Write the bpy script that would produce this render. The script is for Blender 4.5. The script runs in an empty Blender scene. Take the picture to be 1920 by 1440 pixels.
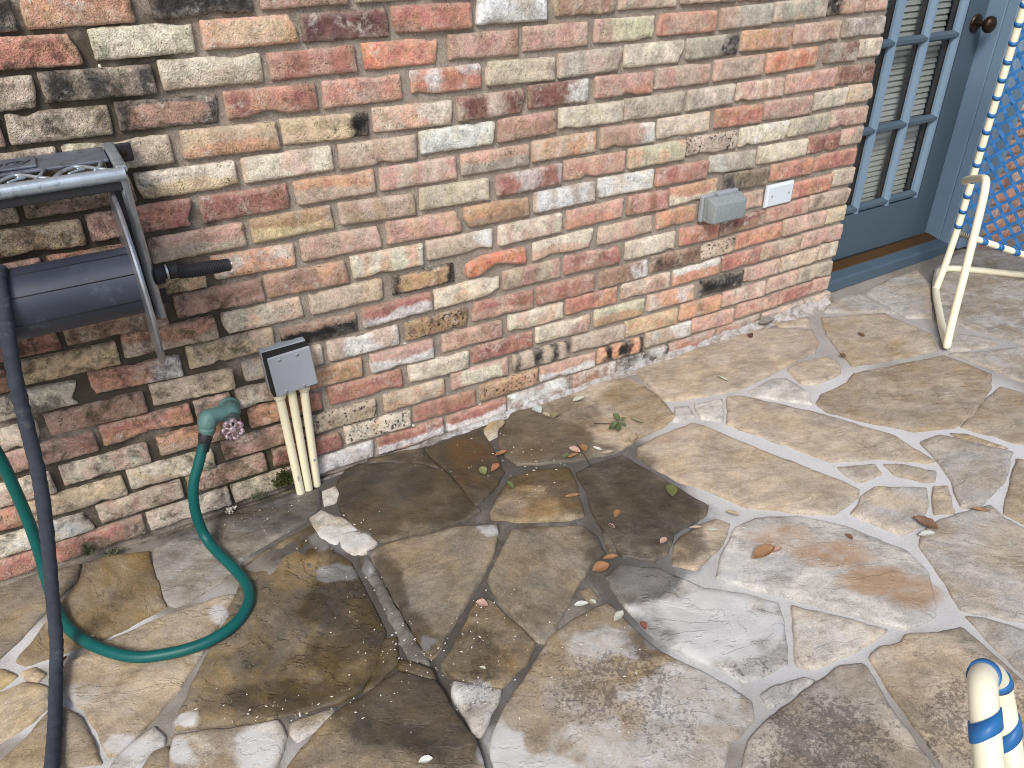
import bpy, bmesh, math, random
import numpy as np
from mathutils import Vector, Matrix, Quaternion, noise, geometry

sc = bpy.context.scene
col = sc.collection
CAM_LOC=(0.0000,-1.7320,1.3598); CAM_R=(0.864804,-0.501971,-0.011756); CAM_D=(-0.274813,-0.453597,-0.847778); CAM_F=(0.420227,0.736393,-0.530221); FPX=1480.28

# ---------------------------------------------------------------- camera
cam_d = bpy.data.cameras.new('camera'); cam = bpy.data.objects.new('camera', cam_d); col.objects.link(cam)
cam_d.sensor_fit = 'HORIZONTAL'; cam_d.sensor_width = 36.0
cam_d.lens = FPX / 1920.0 * 36.0
cam_d.clip_start = 0.02; cam_d.clip_end = 400
_r, _d, _f = Vector(CAM_R), Vector(CAM_D), Vector(CAM_F)
cam.matrix_world = Matrix(((_r.x, -_d.x, -_f.x, CAM_LOC[0]), (_r.y, -_d.y, -_f.y, CAM_LOC[1]),
                           (_r.z, -_d.z, -_f.z, CAM_LOC[2]), (0, 0, 0, 1)))
sc.camera = cam
# ---------------------------------------------------------------- light: bright overcast day, open sky in front of the wall
LIGHT = Vector((-0.62, -0.72, 1.0)).normalized()
w = bpy.data.worlds.new('World'); sc.world = w; w.use_nodes = True
wn = w.node_tree; bg = wn.nodes['Background']
sky = wn.nodes.new('ShaderNodeTexSky'); sky.sky_type = 'NISHITA'; sky.sun_disc = False
sky.sun_elevation = math.asin(LIGHT.z); sky.sun_rotation = math.atan2(LIGHT.x, LIGHT.y)
sky.air_density = 1.0; sky.dust_density = 2.5; sky.ozone_density = 1.0
wn.links.new(sky.outputs[0], bg.inputs[0]); bg.inputs[1].default_value = 0.105
sun_d = bpy.data.lights.new('sun', 'SUN'); sun_d.energy = 1.5; sun_d.angle = math.radians(17); sun_d.color = (1.0, 0.97, 0.93)
sun = bpy.data.objects.new('sun', sun_d); col.objects.link(sun); sun.location = (-3, -4, 6)
sun.rotation_euler = LIGHT.to_track_quat('Z', 'Y').to_euler()
sc.view_settings.view_transform = 'Standard'; sc.view_settings.look = 'None'
sc.view_settings.gamma = 1.0; sc.view_settings.exposure = 0.66
sc.cycles.filter_width = 1.0
sc.cycles.max_bounces = 6; sc.cycles.diffuse_bounces = 3; sc.cycles.glossy_bounces = 3
sc.cycles.use_denoising = True

SLOPE = 0.016                         # the patio rises a little towards the door
def gz(x): return SLOPE * x

BRICKS = [
  [(-0.112,0.003,1.188,1.188,"ch tn ."), (0.016,0.196,1.1892,1.189,"or br ."), (0.228,0.415,1.1913,1.1905,"ch bk ."), (0.434,0.614,1.1921,1.1911,"pk br ."), (0.628,0.791,1.1903,1.189,"tn pk .")],
  [(-0.085,0.089,1.1284,1.123,"sm or o"), (0.113,0.293,1.128,1.1265,"cr gn |"), (0.309,0.496,1.1281,1.1257,"yl or o"), (0.507,0.698,1.1248,1.1214,"pu mr |"), (0.707,0.899,1.1259,1.1215,"rd sm ."), (0.912,1.101,1.1272,1.1243,"wh gy ."), (1.117,1.302,1.1289,1.1263,"br tn |"), (1.314,1.498,1.1314,1.1261,"tn pk ."), (1.515,1.704,1.13,1.1263,"tn gy .")],
  [(-0.146,0.002,1.0603,1.0593,"tn ol ."), (0.011,0.205,1.0648,1.0578,"ch tn |"), (0.218,0.413,1.0633,1.0582,"cr tn ="), (0.429,0.616,1.0576,1.0562,"rd pk |"), (0.633,0.811,1.0577,1.0555,"sm bo <"), (0.837,1.023,1.0588,1.0539,"pk rd |"), (1.036,1.222,1.0586,1.0563,"pk tn |"), (1.241,1.431,1.0596,1.0544,"gn pk <"), (1.441,1.639,1.0587,1.054,"pk sm o"), (1.656,1.85,1.0567,1.0574,"gy pk <"), (1.858,2.07,1.0595,1.0602,"gy tn ."), (2.077,2.239,1.0612,1.0605,"pk bk <"), (2.241,2.338,1.0618,1.06,"pk tn .")],
  [(-0.23,-0.073,0.998,0.998,"pk ol ."), (-0.066,0.11,0.998,0.9941,"tn ol ."), (0.122,0.315,0.998,0.9894,"br ch o"), (0.328,0.52,0.9941,0.9893,"rd or |"), (0.533,0.717,0.99,0.9868,"pk sm |"), (0.74,0.918,0.9912,0.9896,"sm wh ."), (0.932,1.126,0.9917,0.9851,"gn tn ."), (1.136,1.33,0.9891,0.9891,"gy tn ."), (1.339,1.536,0.9922,0.9883,"cr gy ."), (1.547,1.736,0.9899,0.9895,"gy ch >"), (1.745,1.94,0.9942,0.989,"or br ."), (1.954,2.143,0.9935,0.9928,"pk tn ."), (2.161,2.348,0.9943,0.9902,"gy ol .")],
  [(-0.169,0.004,0.93,0.9296,"tn ol ."), (0.014,0.208,0.93,0.9245,"tn gn ."), (0.229,0.423,0.9278,0.9219,"yl or ="), (0.433,0.627,0.925,0.9169,"yl bk >"), (0.641,0.841,0.9231,0.9165,"cr or ."), (0.852,1.039,0.92,0.9195,"mr cr |"), (1.05,1.229,0.9246,0.9232,"mr wh >"), (1.25,1.439,0.926,0.9185,"pk sm ."), (1.447,1.643,0.9244,0.9231,"pk gy |"), (1.657,1.846,0.9245,0.924,"tn pk o"), (1.855,2.066,0.9247,0.925,"or bo |"), (2.097,2.245,0.9281,0.9236,"mr gy ."), (2.249,2.353,0.9279,0.928,"tn cr .")],
  [(-0.256,-0.093,0.8587,0.8541,"tn pk ."), (-0.081,0.117,0.8613,0.859,"ol pk ."), (0.123,0.323,0.8591,0.8554,"cr yl ="), (0.337,0.537,0.8577,0.8552,"cr pk |"), (0.55,0.742,0.8531,0.8499,"tn br |"), (0.752,0.951,0.8571,0.8541,"wh cr ."), (0.962,1.132,0.8552,0.8558,"br pk ."), (1.142,1.346,0.8598,0.8554,"cr gn ."), (1.349,1.553,0.8577,0.8538,"gy tn ."), (1.57,1.741,0.8546,0.8548,"gy cr ."), (1.754,1.945,0.8549,0.8512,"pk cr |"), (1.955,2.17,0.8546,0.8546,"pk sm ."), (2.171,2.347,0.8592,0.8505,"mr br .")],
  [(-0.183,0.005,0.794,0.788,"yl ol ."), (0.015,0.218,0.7927,0.7918,"rd pk <"), (0.233,0.426,0.7901,0.7868,"rd mr ."), (0.44,0.63,0.7892,0.7872,"or tn ="), (0.642,0.843,0.7864,0.7842,"pk cr |"), (0.858,1.051,0.7871,0.7838,"pk gy ="), (1.061,1.261,0.7891,0.7873,"or cr |"), (1.275,1.46,0.7924,0.7849,"pk wh >"), (1.469,1.663,0.7895,0.7871,"cr yl ."), (1.683,1.866,0.7905,0.7838,"sm rd ."), (1.876,2.084,0.7887,0.7818,"pk gy ."), (2.089,2.237,0.7892,0.7895,"cr gy ."), (2.243,2.358,0.7937,0.7903,"yl tn .")],
  [(-0.251,-0.085,0.7246,0.7223,"pk br ."), (-0.073,0.103,0.7241,0.7207,"sm tn ."), (0.115,0.315,0.7217,0.7208,"pk tn ="), (0.33,0.517,0.7226,0.7221,"oc yl ="), (0.535,0.726,0.7239,0.7128,"tn oc |"), (0.74,0.932,0.7224,0.7152,"gn cr |"), (0.954,1.152,0.717,0.7188,"rd wh |"), (1.161,1.362,0.7231,0.7185,"pk sm ."), (1.373,1.577,0.7228,0.7189,"gn or ."), (1.588,1.779,0.7233,0.7188,"tn gy s"), (1.789,1.995,0.7221,0.719,"cr wh ."), (1.999,2.179,0.7217,0.719,"gy gn ."), (2.182,2.356,0.7236,0.7179,"pk tn .")],
  [(-0.182,0.003,0.658,0.6533,"tn br ."), (0.015,0.214,0.6527,0.6459,"yl or ."), (0.231,0.415,0.6572,0.6494,"or wh ."), (0.433,0.63,0.6546,0.649,"pk tn |"), (0.645,0.846,0.6542,0.6456,"pk or |"), (0.86,1.051,0.6514,0.6481,"oc br ="), (1.068,1.267,0.6524,0.6507,"wh br |"), (1.274,1.471,0.6555,0.6508,"wh cr ."), (1.479,1.675,0.651,0.6455,"rd pk ."), (1.68,1.87,0.6559,0.6471,"gy wh ."), (1.88,2.096,0.6538,0.6481,"cr gn ."), (2.097,2.247,0.653,0.6483,"rd mr ."), (2.253,2.351,0.6544,0.6545,"tn pk .")],
  [(-0.285,-0.101,0.5829,0.5789,"rd br ."), (-0.088,0.115,0.5827,0.576,"br ol ."), (0.137,0.329,0.5872,0.5813,"br pk ="), (0.339,0.536,0.5855,0.5798,"br or ."), (0.547,0.736,0.5855,0.58,"cr or |"), (0.748,0.939,0.5859,0.5787,"tn wh >"), (0.957,1.156,0.5825,0.5815,"cr rd |"), (1.175,1.366,0.5823,0.5832,"pk sm ="), (1.381,1.532,0.5867,0.5796,"rd pk |"), (1.538,1.726,0.5818,0.583,"or cr ="), (1.749,1.941,0.5891,0.5837,"ol ch <"), (1.949,2.138,0.5874,0.5828,"sm rd ."), (2.15,2.349,0.5863,0.5819,"sm rd .")],
  [(-0.393,-0.215,0.5171,0.508,"sm pk ."), (-0.202,-0.001,0.5181,0.5104,"yl oc ."), (0.011,0.212,0.522,0.5159,"or tn ="), (0.225,0.413,0.518,0.5154,"cr or |"), (0.434,0.62,0.5156,0.5136,"tn yl >"), (0.643,0.822,0.5138,0.51,"oc bk o"), (0.855,1.041,0.5083,0.5095,"bo bo ."), (1.063,1.265,0.5124,0.5154,"cr pk ="), (1.286,1.481,0.5127,0.5139,"pk tn |"), (1.495,1.649,0.5178,0.5148,"or br |"), (1.668,1.931,0.5163,0.5107,"pk tn |"), (2.039,2.248,0.5091,0.5091,"sm rd |"), (2.25,2.357,0.5197,0.5147,"tn gn .")],
  [(-0.301,-0.099,0.45,0.4418,"cr tn ."), (-0.073,0.117,0.454,0.4414,"sm wh >"), (0.133,0.333,0.454,0.4537,"yl tn ."), (0.35,0.543,0.4442,0.44,"bk br ^"), (0.559,0.753,0.4442,0.4456,"rd wh ="), (0.761,0.954,0.4452,0.4475,"cr yl ."), (0.968,1.156,0.449,0.445,"tn rd |"), (1.169,1.369,0.4487,0.4402,"rd pk ."), (1.386,1.576,0.4449,0.4419,"cr tn |"), (1.597,1.752,0.4445,0.4407,"sm rd ."), (1.759,1.951,0.4411,0.4426,"mr br ="), (1.959,2.155,0.4464,0.4462,"pk rd |"), (2.156,2.352,0.4515,0.444,"tn ol .")],
  [(-0.388,-0.196,0.3738,0.3723,"cr tn ."), (-0.177,0.022,0.3796,0.3728,"br pk <"), (0.038,0.223,0.3847,0.3729,"tn yl >"), (0.248,0.442,0.383,0.3752,"cr or |"), (0.459,0.653,0.3764,0.372,"wh or |"), (0.67,0.854,0.3734,0.372,"oc bk s"), (0.869,1.062,0.3788,0.372,"rd pk ="), (1.076,1.275,0.3764,0.372,"rd pk |"), (1.294,1.48,0.372,0.3721,"br wh >"), (1.489,1.687,0.3787,0.372,"br ch ."), (1.691,1.837,0.3746,0.3761,"tn oc s"), (1.839,2.045,0.3775,0.3813,"sm or ."), (2.052,2.256,0.3837,0.3815,"pk tn |"), (2.261,2.356,0.3804,0.3817,"gn yl .")],
  [(-0.47,-0.296,0.318,0.3114,"pk cr ."), (-0.285,-0.098,0.3129,0.3109,"pk rd >"), (-0.087,0.112,0.3157,0.3115,"sm or ="), (0.122,0.207,0.3125,0.3095,"pk gy ."), (0.218,0.349,0.312,0.3089,"cr pk ."), (0.365,0.54,0.3117,0.3073,"oc or ."), (0.567,0.744,0.3087,0.304,"pk wh ="), (0.775,0.961,0.3091,0.3053,"pk rd |"), (0.982,1.169,0.3131,0.308,"cr or |"), (1.178,1.367,0.3161,0.3084,"sm or ."), (1.383,1.571,0.3134,0.3091,"pk cr ."), (1.586,1.781,0.3092,0.3102,"or wh ^"), (1.79,1.957,0.3119,0.3105,"rd sm ."), (1.959,2.152,0.314,0.3091,"pk tn ."), (2.153,2.358,0.3148,0.3098,"pk pk |")],
  [(-0.393,-0.208,0.2418,0.236,"cr pk ."), (-0.19,-0.001,0.2426,0.2385,"cr pk |"), (0.022,0.217,0.2481,0.2395,"or pk ="), (0.234,0.422,0.25,0.2443,"or rd >"), (0.441,0.647,0.2478,0.2387,"rd sm ."), (0.668,0.851,0.2456,0.236,"cr tn ."), (0.863,1.062,0.2457,0.2418,"rd mr ."), (1.075,1.268,0.2489,0.2404,"cr pk >"), (1.285,1.476,0.2466,0.2403,"gn oc ="), (1.491,1.682,0.2459,0.2389,"or wh |"), (1.704,1.894,0.2449,0.2398,"bk ch ."), (1.9,2.065,0.2441,0.2433,"pk tn |"), (2.072,2.256,0.2457,0.2466,"tn yl ."), (2.261,2.352,0.2497,0.2482,"tn cr .")],
  [(-0.462,-0.289,0.182,0.176,"sm pk ."), (-0.285,-0.073,0.1761,0.1684,"yl tn ="), (-0.061,0.133,0.1809,0.168,"cr yl ."), (0.157,0.337,0.1802,0.1755,"br pk ."), (0.357,0.566,0.1766,0.1712,"tn oc s"), (0.588,0.771,0.1741,0.1707,"tn or ."), (0.794,0.98,0.1794,0.1745,"cr pk o"), (0.995,1.196,0.1791,0.1702,"tn ch |"), (1.206,1.402,0.1805,0.1695,"tn gy |"), (1.408,1.62,0.1755,0.1699,"yl or ."), (1.632,1.81,0.1763,0.1715,"or br |"), (1.816,2.014,0.178,0.1726,"pk cr ."), (2.021,2.169,0.1749,0.1783,"pk tn ."), (2.175,2.349,0.1791,0.174,"gy tn .")],
  [(-0.546,-0.369,0.114,0.1092,"cr pk ."), (-0.36,-0.165,0.108,0.1,"cr wh ."), (-0.147,0.046,0.1102,0.1093,"tn br |"), (0.058,0.254,0.1126,0.1098,"pk br ."), (0.272,0.459,0.1112,0.1021,"rd mr ."), (0.47,0.661,0.1125,0.1041,"cr or s"), (0.671,0.871,0.1095,0.1011,"rd br ."), (0.884,1.082,0.1099,0.1092,"oc br s"), (1.091,1.295,0.1099,0.1005,"pk wh ="), (1.305,1.485,0.1092,0.103,"or bk |"), (1.495,1.685,0.114,0.1063,"tn wh ."), (1.692,1.881,0.1106,0.1001,"pk or ."), (1.891,2.094,0.1119,0.1071,"pk rd ."), (2.095,2.263,0.1131,0.1115,"rd pk ."), (2.264,2.352,0.114,0.1134,"pk pk .")],
  [(-0.481,-0.273,0.042,0.042,"rd br ."), (-0.259,-0.061,0.042,0.042,"rd ol ."), (-0.052,0.149,0.042,0.042,"cr tn ."), (0.155,0.327,0.042,0.042,"tn gn ."), (0.372,0.546,0.042,0.042,"wh gy ."), (0.557,0.76,0.042,0.042,"rd wh ="), (0.772,0.969,0.042,0.042,"rd wh ="), (0.978,1.2,0.042,0.042,"wh mr ."), (1.21,1.376,0.042,0.042,"br wh ."), (1.387,1.593,0.042,0.042,"ch wh ."), (1.6,1.799,0.042,0.042,"rd gy ."), (1.811,2.014,0.042,0.042,"br gy ."), (2.027,2.231,0.042,0.042,"gy pk ."), (2.239,2.371,0.042,0.042,"gy pk .")]]
STONES = [
  ([(-0.476,0.018), (-0.389,0.023), (-0.322,0.015), (-0.277,0.003), (-0.222,-0.004), (-0.232,-0.049), (-0.279,-0.097), (-0.319,-0.138), (-0.352,-0.170), (-0.395,-0.210), (-0.473,-0.258)],'st_gb','st_br',20),
  ([(-0.208,-0.010), (-0.161,-0.012), (-0.072,-0.050), (-0.073,-0.112), (-0.071,-0.182), (-0.069,-0.253), (-0.135,-0.264), (-0.207,-0.270), (-0.285,-0.268), (-0.351,-0.260), (-0.363,-0.245), (-0.333,-0.210), (-0.299,-0.166), (-0.263,-0.118), (-0.223,-0.064)],'st_br','st_ol',60),
  ([(-0.059,-0.047), (0.038,-0.025), (0.136,-0.004), (0.230,-0.018), (0.314,-0.024), (0.362,-0.041), (0.343,-0.107), (0.296,-0.138), (0.218,-0.159), (0.132,-0.182), (0.099,-0.214), (0.069,-0.235), (0.010,-0.257), (-0.043,-0.260), (-0.058,-0.243), (-0.063,-0.184), (-0.064,-0.117)],'st_gb','st_gy',30),
  ([(-0.048,-0.284), (0.057,-0.289), (0.077,-0.292), (0.037,-0.350), (0.000,-0.397), (-0.040,-0.445), (-0.086,-0.493), (-0.133,-0.532), (-0.213,-0.583), (-0.221,-0.584), (-0.231,-0.516), (-0.246,-0.453), (-0.271,-0.407), (-0.284,-0.384), (-0.282,-0.314), (-0.204,-0.294), (-0.070,-0.281)],'st_br','st_tn',40),
  ([(-0.308,-0.415), (-0.292,-0.421), (-0.264,-0.466), (-0.247,-0.539), (-0.238,-0.586), (-0.306,-0.551), (-0.384,-0.511), (-0.409,-0.497), (-0.345,-0.450)],'st_br','st_gb',10),
  ([(-0.435,-0.296), (-0.397,-0.319), (-0.353,-0.316), (-0.313,-0.355), (-0.314,-0.395), (-0.344,-0.419), (-0.399,-0.436), (-0.435,-0.442)],'st_yl','st_tn',0),
  ([(-0.355,-0.281), (-0.337,-0.283), (-0.319,-0.314), (-0.327,-0.323), (-0.348,-0.304)],'st_yl','st_tn',0),
  ([(-0.425,-0.230), (-0.395,-0.252), (-0.369,-0.284), (-0.396,-0.298), (-0.425,-0.291)],'st_yl','st_br',0),
  ([(0.297,-0.167), (0.311,-0.210), (0.319,-0.291), (0.340,-0.340), (0.337,-0.394), (0.337,-0.470), (0.331,-0.578), (0.320,-0.600), (0.277,-0.653), (0.237,-0.686), (0.193,-0.693), (0.120,-0.675), (0.036,-0.647), (-0.039,-0.616), (-0.103,-0.588), (-0.086,-0.552), (-0.046,-0.490), (0.008,-0.413), (0.059,-0.340), (0.098,-0.280), (0.120,-0.221), (0.181,-0.195), (0.253,-0.178)],'st_ol','st_dk',55),
  ([(0.373,-0.056), (0.401,-0.052), (0.407,-0.098), (0.380,-0.111), (0.359,-0.110)],'st_pl','st_tn',0),
  ([(0.310,-0.140), (0.339,-0.127), (0.376,-0.185), (0.396,-0.239), (0.357,-0.236), (0.335,-0.260), (0.315,-0.219), (0.309,-0.174)],'st_pl','st_br',0),
  ([(0.351,-0.241), (0.382,-0.245), (0.408,-0.270), (0.421,-0.311), (0.394,-0.323), (0.361,-0.319), (0.346,-0.275)],'st_pl','st_tn',0),
  ([(0.369,-0.332), (0.383,-0.335), (0.378,-0.480), (0.378,-0.614), (0.378,-0.696), (0.354,-0.673), (0.353,-0.620), (0.357,-0.597), (0.365,-0.454), (0.363,-0.374)],'st_gb','st_pl',0),
  ([(0.328,-0.600), (0.347,-0.603), (0.323,-0.665), (0.259,-0.699), (0.239,-0.700), (0.272,-0.670)],'st_br','st_ol',0),
  ([(0.330,-0.666), (0.346,-0.687), (0.374,-0.724), (0.377,-0.745), (0.347,-0.712), (0.323,-0.681)],'st_br','st_ol',0),
  ([(0.391,-0.338), (0.456,-0.343), (0.534,-0.361), (0.613,-0.379), (0.701,-0.419), (0.675,-0.457), (0.633,-0.505), (0.578,-0.552), (0.530,-0.588), (0.469,-0.632), (0.427,-0.665), (0.399,-0.685), (0.390,-0.687), (0.390,-0.642), (0.393,-0.523), (0.394,-0.409)],'st_gb','st_br',15),
  ([(0.728,-0.452), (0.821,-0.498), (0.883,-0.532), (0.888,-0.582), (0.874,-0.633), (0.826,-0.648), (0.768,-0.678), (0.724,-0.708), (0.684,-0.737), (0.644,-0.769), (0.612,-0.781), (0.603,-0.768), (0.595,-0.714), (0.592,-0.650), (0.592,-0.604), (0.599,-0.565), (0.658,-0.510)],'st_br','st_gb',70),
  ([(0.541,-0.614), (0.562,-0.617), (0.575,-0.674), (0.589,-0.771), (0.550,-0.803), (0.502,-0.820), (0.479,-0.829), (0.438,-0.796), (0.406,-0.751), (0.402,-0.723), (0.423,-0.710), (0.483,-0.666)],'st_br','st_ol',20),
  ([(0.400,-0.770), (0.472,-0.837), (0.458,-0.851), (0.418,-0.882), (0.395,-0.897), (0.390,-0.886), (0.393,-0.837), (0.394,-0.794)],'st_pl','st_gb',0),
  ([(0.187,-0.715), (0.234,-0.711), (0.313,-0.693), (0.370,-0.751), (0.370,-0.842), (0.376,-0.911), (0.365,-0.963), (0.351,-1.002), (0.039,-0.815), (0.064,-0.782), (0.091,-0.758), (0.137,-0.736)],'st_br','st_dk',35),
  ([(0.089,-0.692), (0.116,-0.695), (0.181,-0.707), (0.162,-0.714), (0.120,-0.726), (0.092,-0.728), (0.088,-0.709)],'st_pl','st_br',0),
  ([(-0.110,-0.602), (-0.024,-0.641), (0.070,-0.675), (0.072,-0.707), (0.058,-0.736), (0.037,-0.766), (0.031,-0.786), (-0.129,-0.690), (-0.121,-0.634)],'st_br','st_pl',30),
  ([(-0.213,-0.600), (-0.187,-0.583), (-0.139,-0.561), (-0.131,-0.597), (-0.132,-0.607), (-0.171,-0.615), (-0.195,-0.624), (-0.229,-0.616)],'st_pl','st_gy',0),
  ([(-0.147,-0.618), (-0.129,-0.617), (-0.129,-0.666), (-0.135,-0.698), (-0.191,-0.664)],'st_gb','st_br',0),
  ([(0.454,-0.005), (0.495,0.003), (0.576,-0.042), (0.643,-0.090), (0.680,-0.146), (0.687,-0.212), (0.686,-0.291), (0.689,-0.339), (0.654,-0.353), (0.597,-0.346), (0.505,-0.329), (0.434,-0.312), (0.420,-0.283), (0.393,-0.224), (0.388,-0.164), (0.397,-0.096), (0.421,-0.038)],'st_dk','st_br',25),
  ([(0.681,-0.033), (0.773,-0.030), (0.862,-0.036), (0.853,-0.080), (0.839,-0.146), (0.831,-0.199), (0.817,-0.240), (0.783,-0.272), (0.725,-0.307), (0.693,-0.322), (0.697,-0.239), (0.696,-0.151), (0.686,-0.094)],'st_oc','st_dk',65),
  ([(0.524,0.008), (0.615,-0.006), (0.674,-0.026), (0.674,-0.087), (0.683,-0.131), (0.647,-0.081), (0.578,-0.035)],'st_dk','st_br',0),
  ([(0.875,-0.032), (0.914,-0.011), (0.922,-0.029), (0.885,-0.079), (0.857,-0.089)],'st_pl','st_yl',0),
  ([(0.920,-0.060), (0.985,-0.009), (1.089,-0.020), (1.206,-0.023), (1.298,-0.008), (1.403,-0.037), (1.414,-0.101), (1.410,-0.185), (1.388,-0.277), (1.316,-0.300), (1.216,-0.308), (1.127,-0.327), (1.034,-0.303), (0.925,-0.255), (0.875,-0.229), (0.865,-0.180), (0.878,-0.120)],'st_tn','st_br',20),
  ([(1.457,-0.009), (1.647,-0.011), (1.835,-0.014), (2.002,-0.025), (2.141,-0.124), (2.087,-0.194), (2.029,-0.235), (1.944,-0.239), (1.789,-0.260), (1.689,-0.268), (1.618,-0.260), (1.470,-0.219), (1.420,-0.195), (1.430,-0.147), (1.436,-0.073)],'st_tp','st_tn',20),
  ([(2.073,-0.019), (2.201,-0.057), (2.159,-0.098), (2.063,-0.041)],'st_tn','st_tp',0),
  ([(2.242,-0.079), (2.348,-0.128), (2.453,-0.181), (2.449,-0.252), (2.456,-0.360), (2.380,-0.439), (2.260,-0.417), (2.061,-0.363), (2.099,-0.288), (2.163,-0.175)],'st_tp','st_br',10),
  ([(2.379,-0.008), (2.502,-0.023), (2.501,-0.061), (2.490,-0.210), (2.458,-0.154), (2.368,-0.111), (2.286,-0.052)],'st_gy','st_tp',0),
  ([(2.537,-0.024), (2.708,-0.005), (2.871,-0.003), (2.799,-0.111), (2.561,-0.290), (2.496,-0.238), (2.510,-0.141)],'st_tp','st_gy',0),
  ([(2.939,-0.036), (3.163,0.010), (3.503,-0.148), (2.666,-0.639), (2.642,-0.507), (2.598,-0.377), (2.532,-0.334)],'st_gb','st_gy',15),
  ([(2.496,-0.376), (2.598,-0.496), (2.572,-0.528), (2.437,-0.488), (2.413,-0.460)],'st_tp','st_gy',0),
  ([(1.870,-0.272), (1.930,-0.263), (2.037,-0.286), (2.031,-0.331), (1.991,-0.369), (1.878,-0.377), (1.844,-0.348)],'st_tn','st_tp',0),
  ([(2.025,-0.402), (2.176,-0.440), (2.359,-0.484), (2.371,-0.533), (2.380,-0.632), (2.307,-0.676), (2.124,-0.742), (2.030,-0.746), (1.921,-0.700), (1.839,-0.591), (1.790,-0.501), (1.796,-0.457), (1.846,-0.433), (1.967,-0.430)],'st_tp','st_br',15),
  ([(2.395,-0.482), (2.521,-0.546), (2.718,-0.608), (2.470,-0.754), (2.427,-0.704), (2.423,-0.610)],'st_tp','st_gy',0),
  ([(2.340,-0.693), (2.383,-0.805), (2.155,-0.939), (2.107,-0.877), (2.048,-0.761), (2.243,-0.713)],'st_tp','st_br',20),
  ([(1.997,-0.763), (2.025,-0.787), (2.060,-0.891), (2.044,-0.890), (2.006,-0.816)],'st_br','st_tn',0),
  ([(1.888,-0.748), (1.958,-0.753), (2.058,-0.910), (1.968,-0.944), (1.920,-0.967), (1.816,-0.985), (1.758,-0.995), (1.736,-0.972), (1.811,-0.899), (1.847,-0.842)],'st_gy','st_tp',0),
  ([(2.043,-0.932), (2.080,-0.983), (1.815,-1.139), (1.805,-1.043), (1.939,-0.979)],'st_tp','st_br',10),
  ([(1.594,-0.288), (1.629,-0.306), (1.743,-0.478), (1.800,-0.586), (1.848,-0.690), (1.841,-0.819), (1.820,-0.808), (1.720,-0.724), (1.611,-0.673), (1.575,-0.593), (1.530,-0.475), (1.493,-0.396)],'st_tp','st_tn',25),
  ([(1.666,-0.301), (1.787,-0.285), (1.823,-0.305), (1.817,-0.404), (1.780,-0.447), (1.728,-0.387), (1.667,-0.323)],'st_gy','st_pl',0),
  ([(1.483,-0.266), (1.565,-0.287), (1.486,-0.378), (1.451,-0.330), (1.462,-0.297)],'st_gy','st_pl',0),
  ([(1.425,-0.247), (1.454,-0.258), (1.432,-0.312), (1.398,-0.316), (1.370,-0.298)],'st_pl','st_gy',0),
  ([(1.197,-0.353), (1.273,-0.338), (1.408,-0.339), (1.421,-0.359), (1.467,-0.496), (1.520,-0.643), (1.558,-0.737), (1.571,-0.793), (1.544,-0.809), (1.447,-0.821), (1.369,-0.766), (1.282,-0.687), (1.245,-0.593), (1.203,-0.515), (1.180,-0.420), (1.178,-0.367)],'st_tn','st_tp',14),
  ([(1.601,-0.705), (1.697,-0.743), (1.679,-0.778), (1.627,-0.774), (1.598,-0.772), (1.600,-0.739)],'st_gy','st_tp',0),
  ([(1.715,-0.760), (1.762,-0.794), (1.805,-0.851), (1.772,-0.870), (1.753,-0.866), (1.709,-0.804)],'st_gy','st_tp',0),
  ([(1.485,-0.849), (1.574,-0.815), (1.618,-0.810), (1.726,-0.882), (1.670,-0.924), (1.583,-0.962), (1.527,-0.957), (1.503,-0.899)],'st_gy','st_tn',0),
  ([(1.747,-0.890), (1.775,-0.902), (1.727,-0.947), (1.702,-0.974), (1.657,-0.956)],'st_tn','st_tp',0),
  ([(1.705,-0.990), (1.801,-1.012), (1.781,-1.055), (1.800,-1.147), (1.548,-1.295), (1.504,-1.252), (1.436,-1.177), (1.471,-1.128), (1.508,-1.054), (1.534,-1.008), (1.575,-0.984), (1.640,-0.980)],'st_tp','st_gy',30),
  ([(1.201,-0.737), (1.270,-0.737), (1.362,-0.789), (1.431,-0.875), (1.482,-1.003), (1.465,-1.071), (1.399,-1.139), (1.369,-1.160), (1.291,-1.150), (1.249,-1.103), (1.201,-1.030), (1.131,-0.942), (1.085,-0.882), (1.051,-0.834), (1.094,-0.799)],'st_gy','st_pl',20),
  ([(0.835,-0.700), (0.882,-0.685), (0.947,-0.739), (0.974,-0.791), (0.998,-0.842), (1.060,-0.899), (1.108,-0.964), (1.063,-1.020), (1.007,-1.081), (0.959,-1.079), (0.908,-1.069), (0.887,-1.019), (0.853,-0.960), (0.826,-0.911), (0.821,-0.846), (0.822,-0.767)],'st_pl','st_gy',10),
  ([(0.990,-0.350), (1.040,-0.346), (1.134,-0.354), (1.145,-0.389), (1.161,-0.473), (1.193,-0.639), (1.172,-0.655), (1.106,-0.663), (1.058,-0.667), (0.995,-0.713), (0.962,-0.716), (0.906,-0.663), (0.918,-0.596), (0.935,-0.504), (0.971,-0.428)],'st_gb','st_dk',30),
  ([(1.112,-0.682), (1.185,-0.684), (1.198,-0.713), (1.136,-0.752), (1.075,-0.774), (1.025,-0.785), (0.990,-0.748), (1.036,-0.701), (1.071,-0.686)],'st_gb','st_tn',30),
  ([(0.714,-0.367), (0.793,-0.297), (0.833,-0.271), (0.891,-0.281), (0.978,-0.316), (0.966,-0.365), (0.928,-0.451), (0.909,-0.494), (0.861,-0.486), (0.778,-0.441), (0.705,-0.383)],'st_br','st_oc',30),
  ([(0.915,-0.574), (0.919,-0.588), (0.914,-0.645), (0.891,-0.639)],'st_br','st_pl',0),
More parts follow.
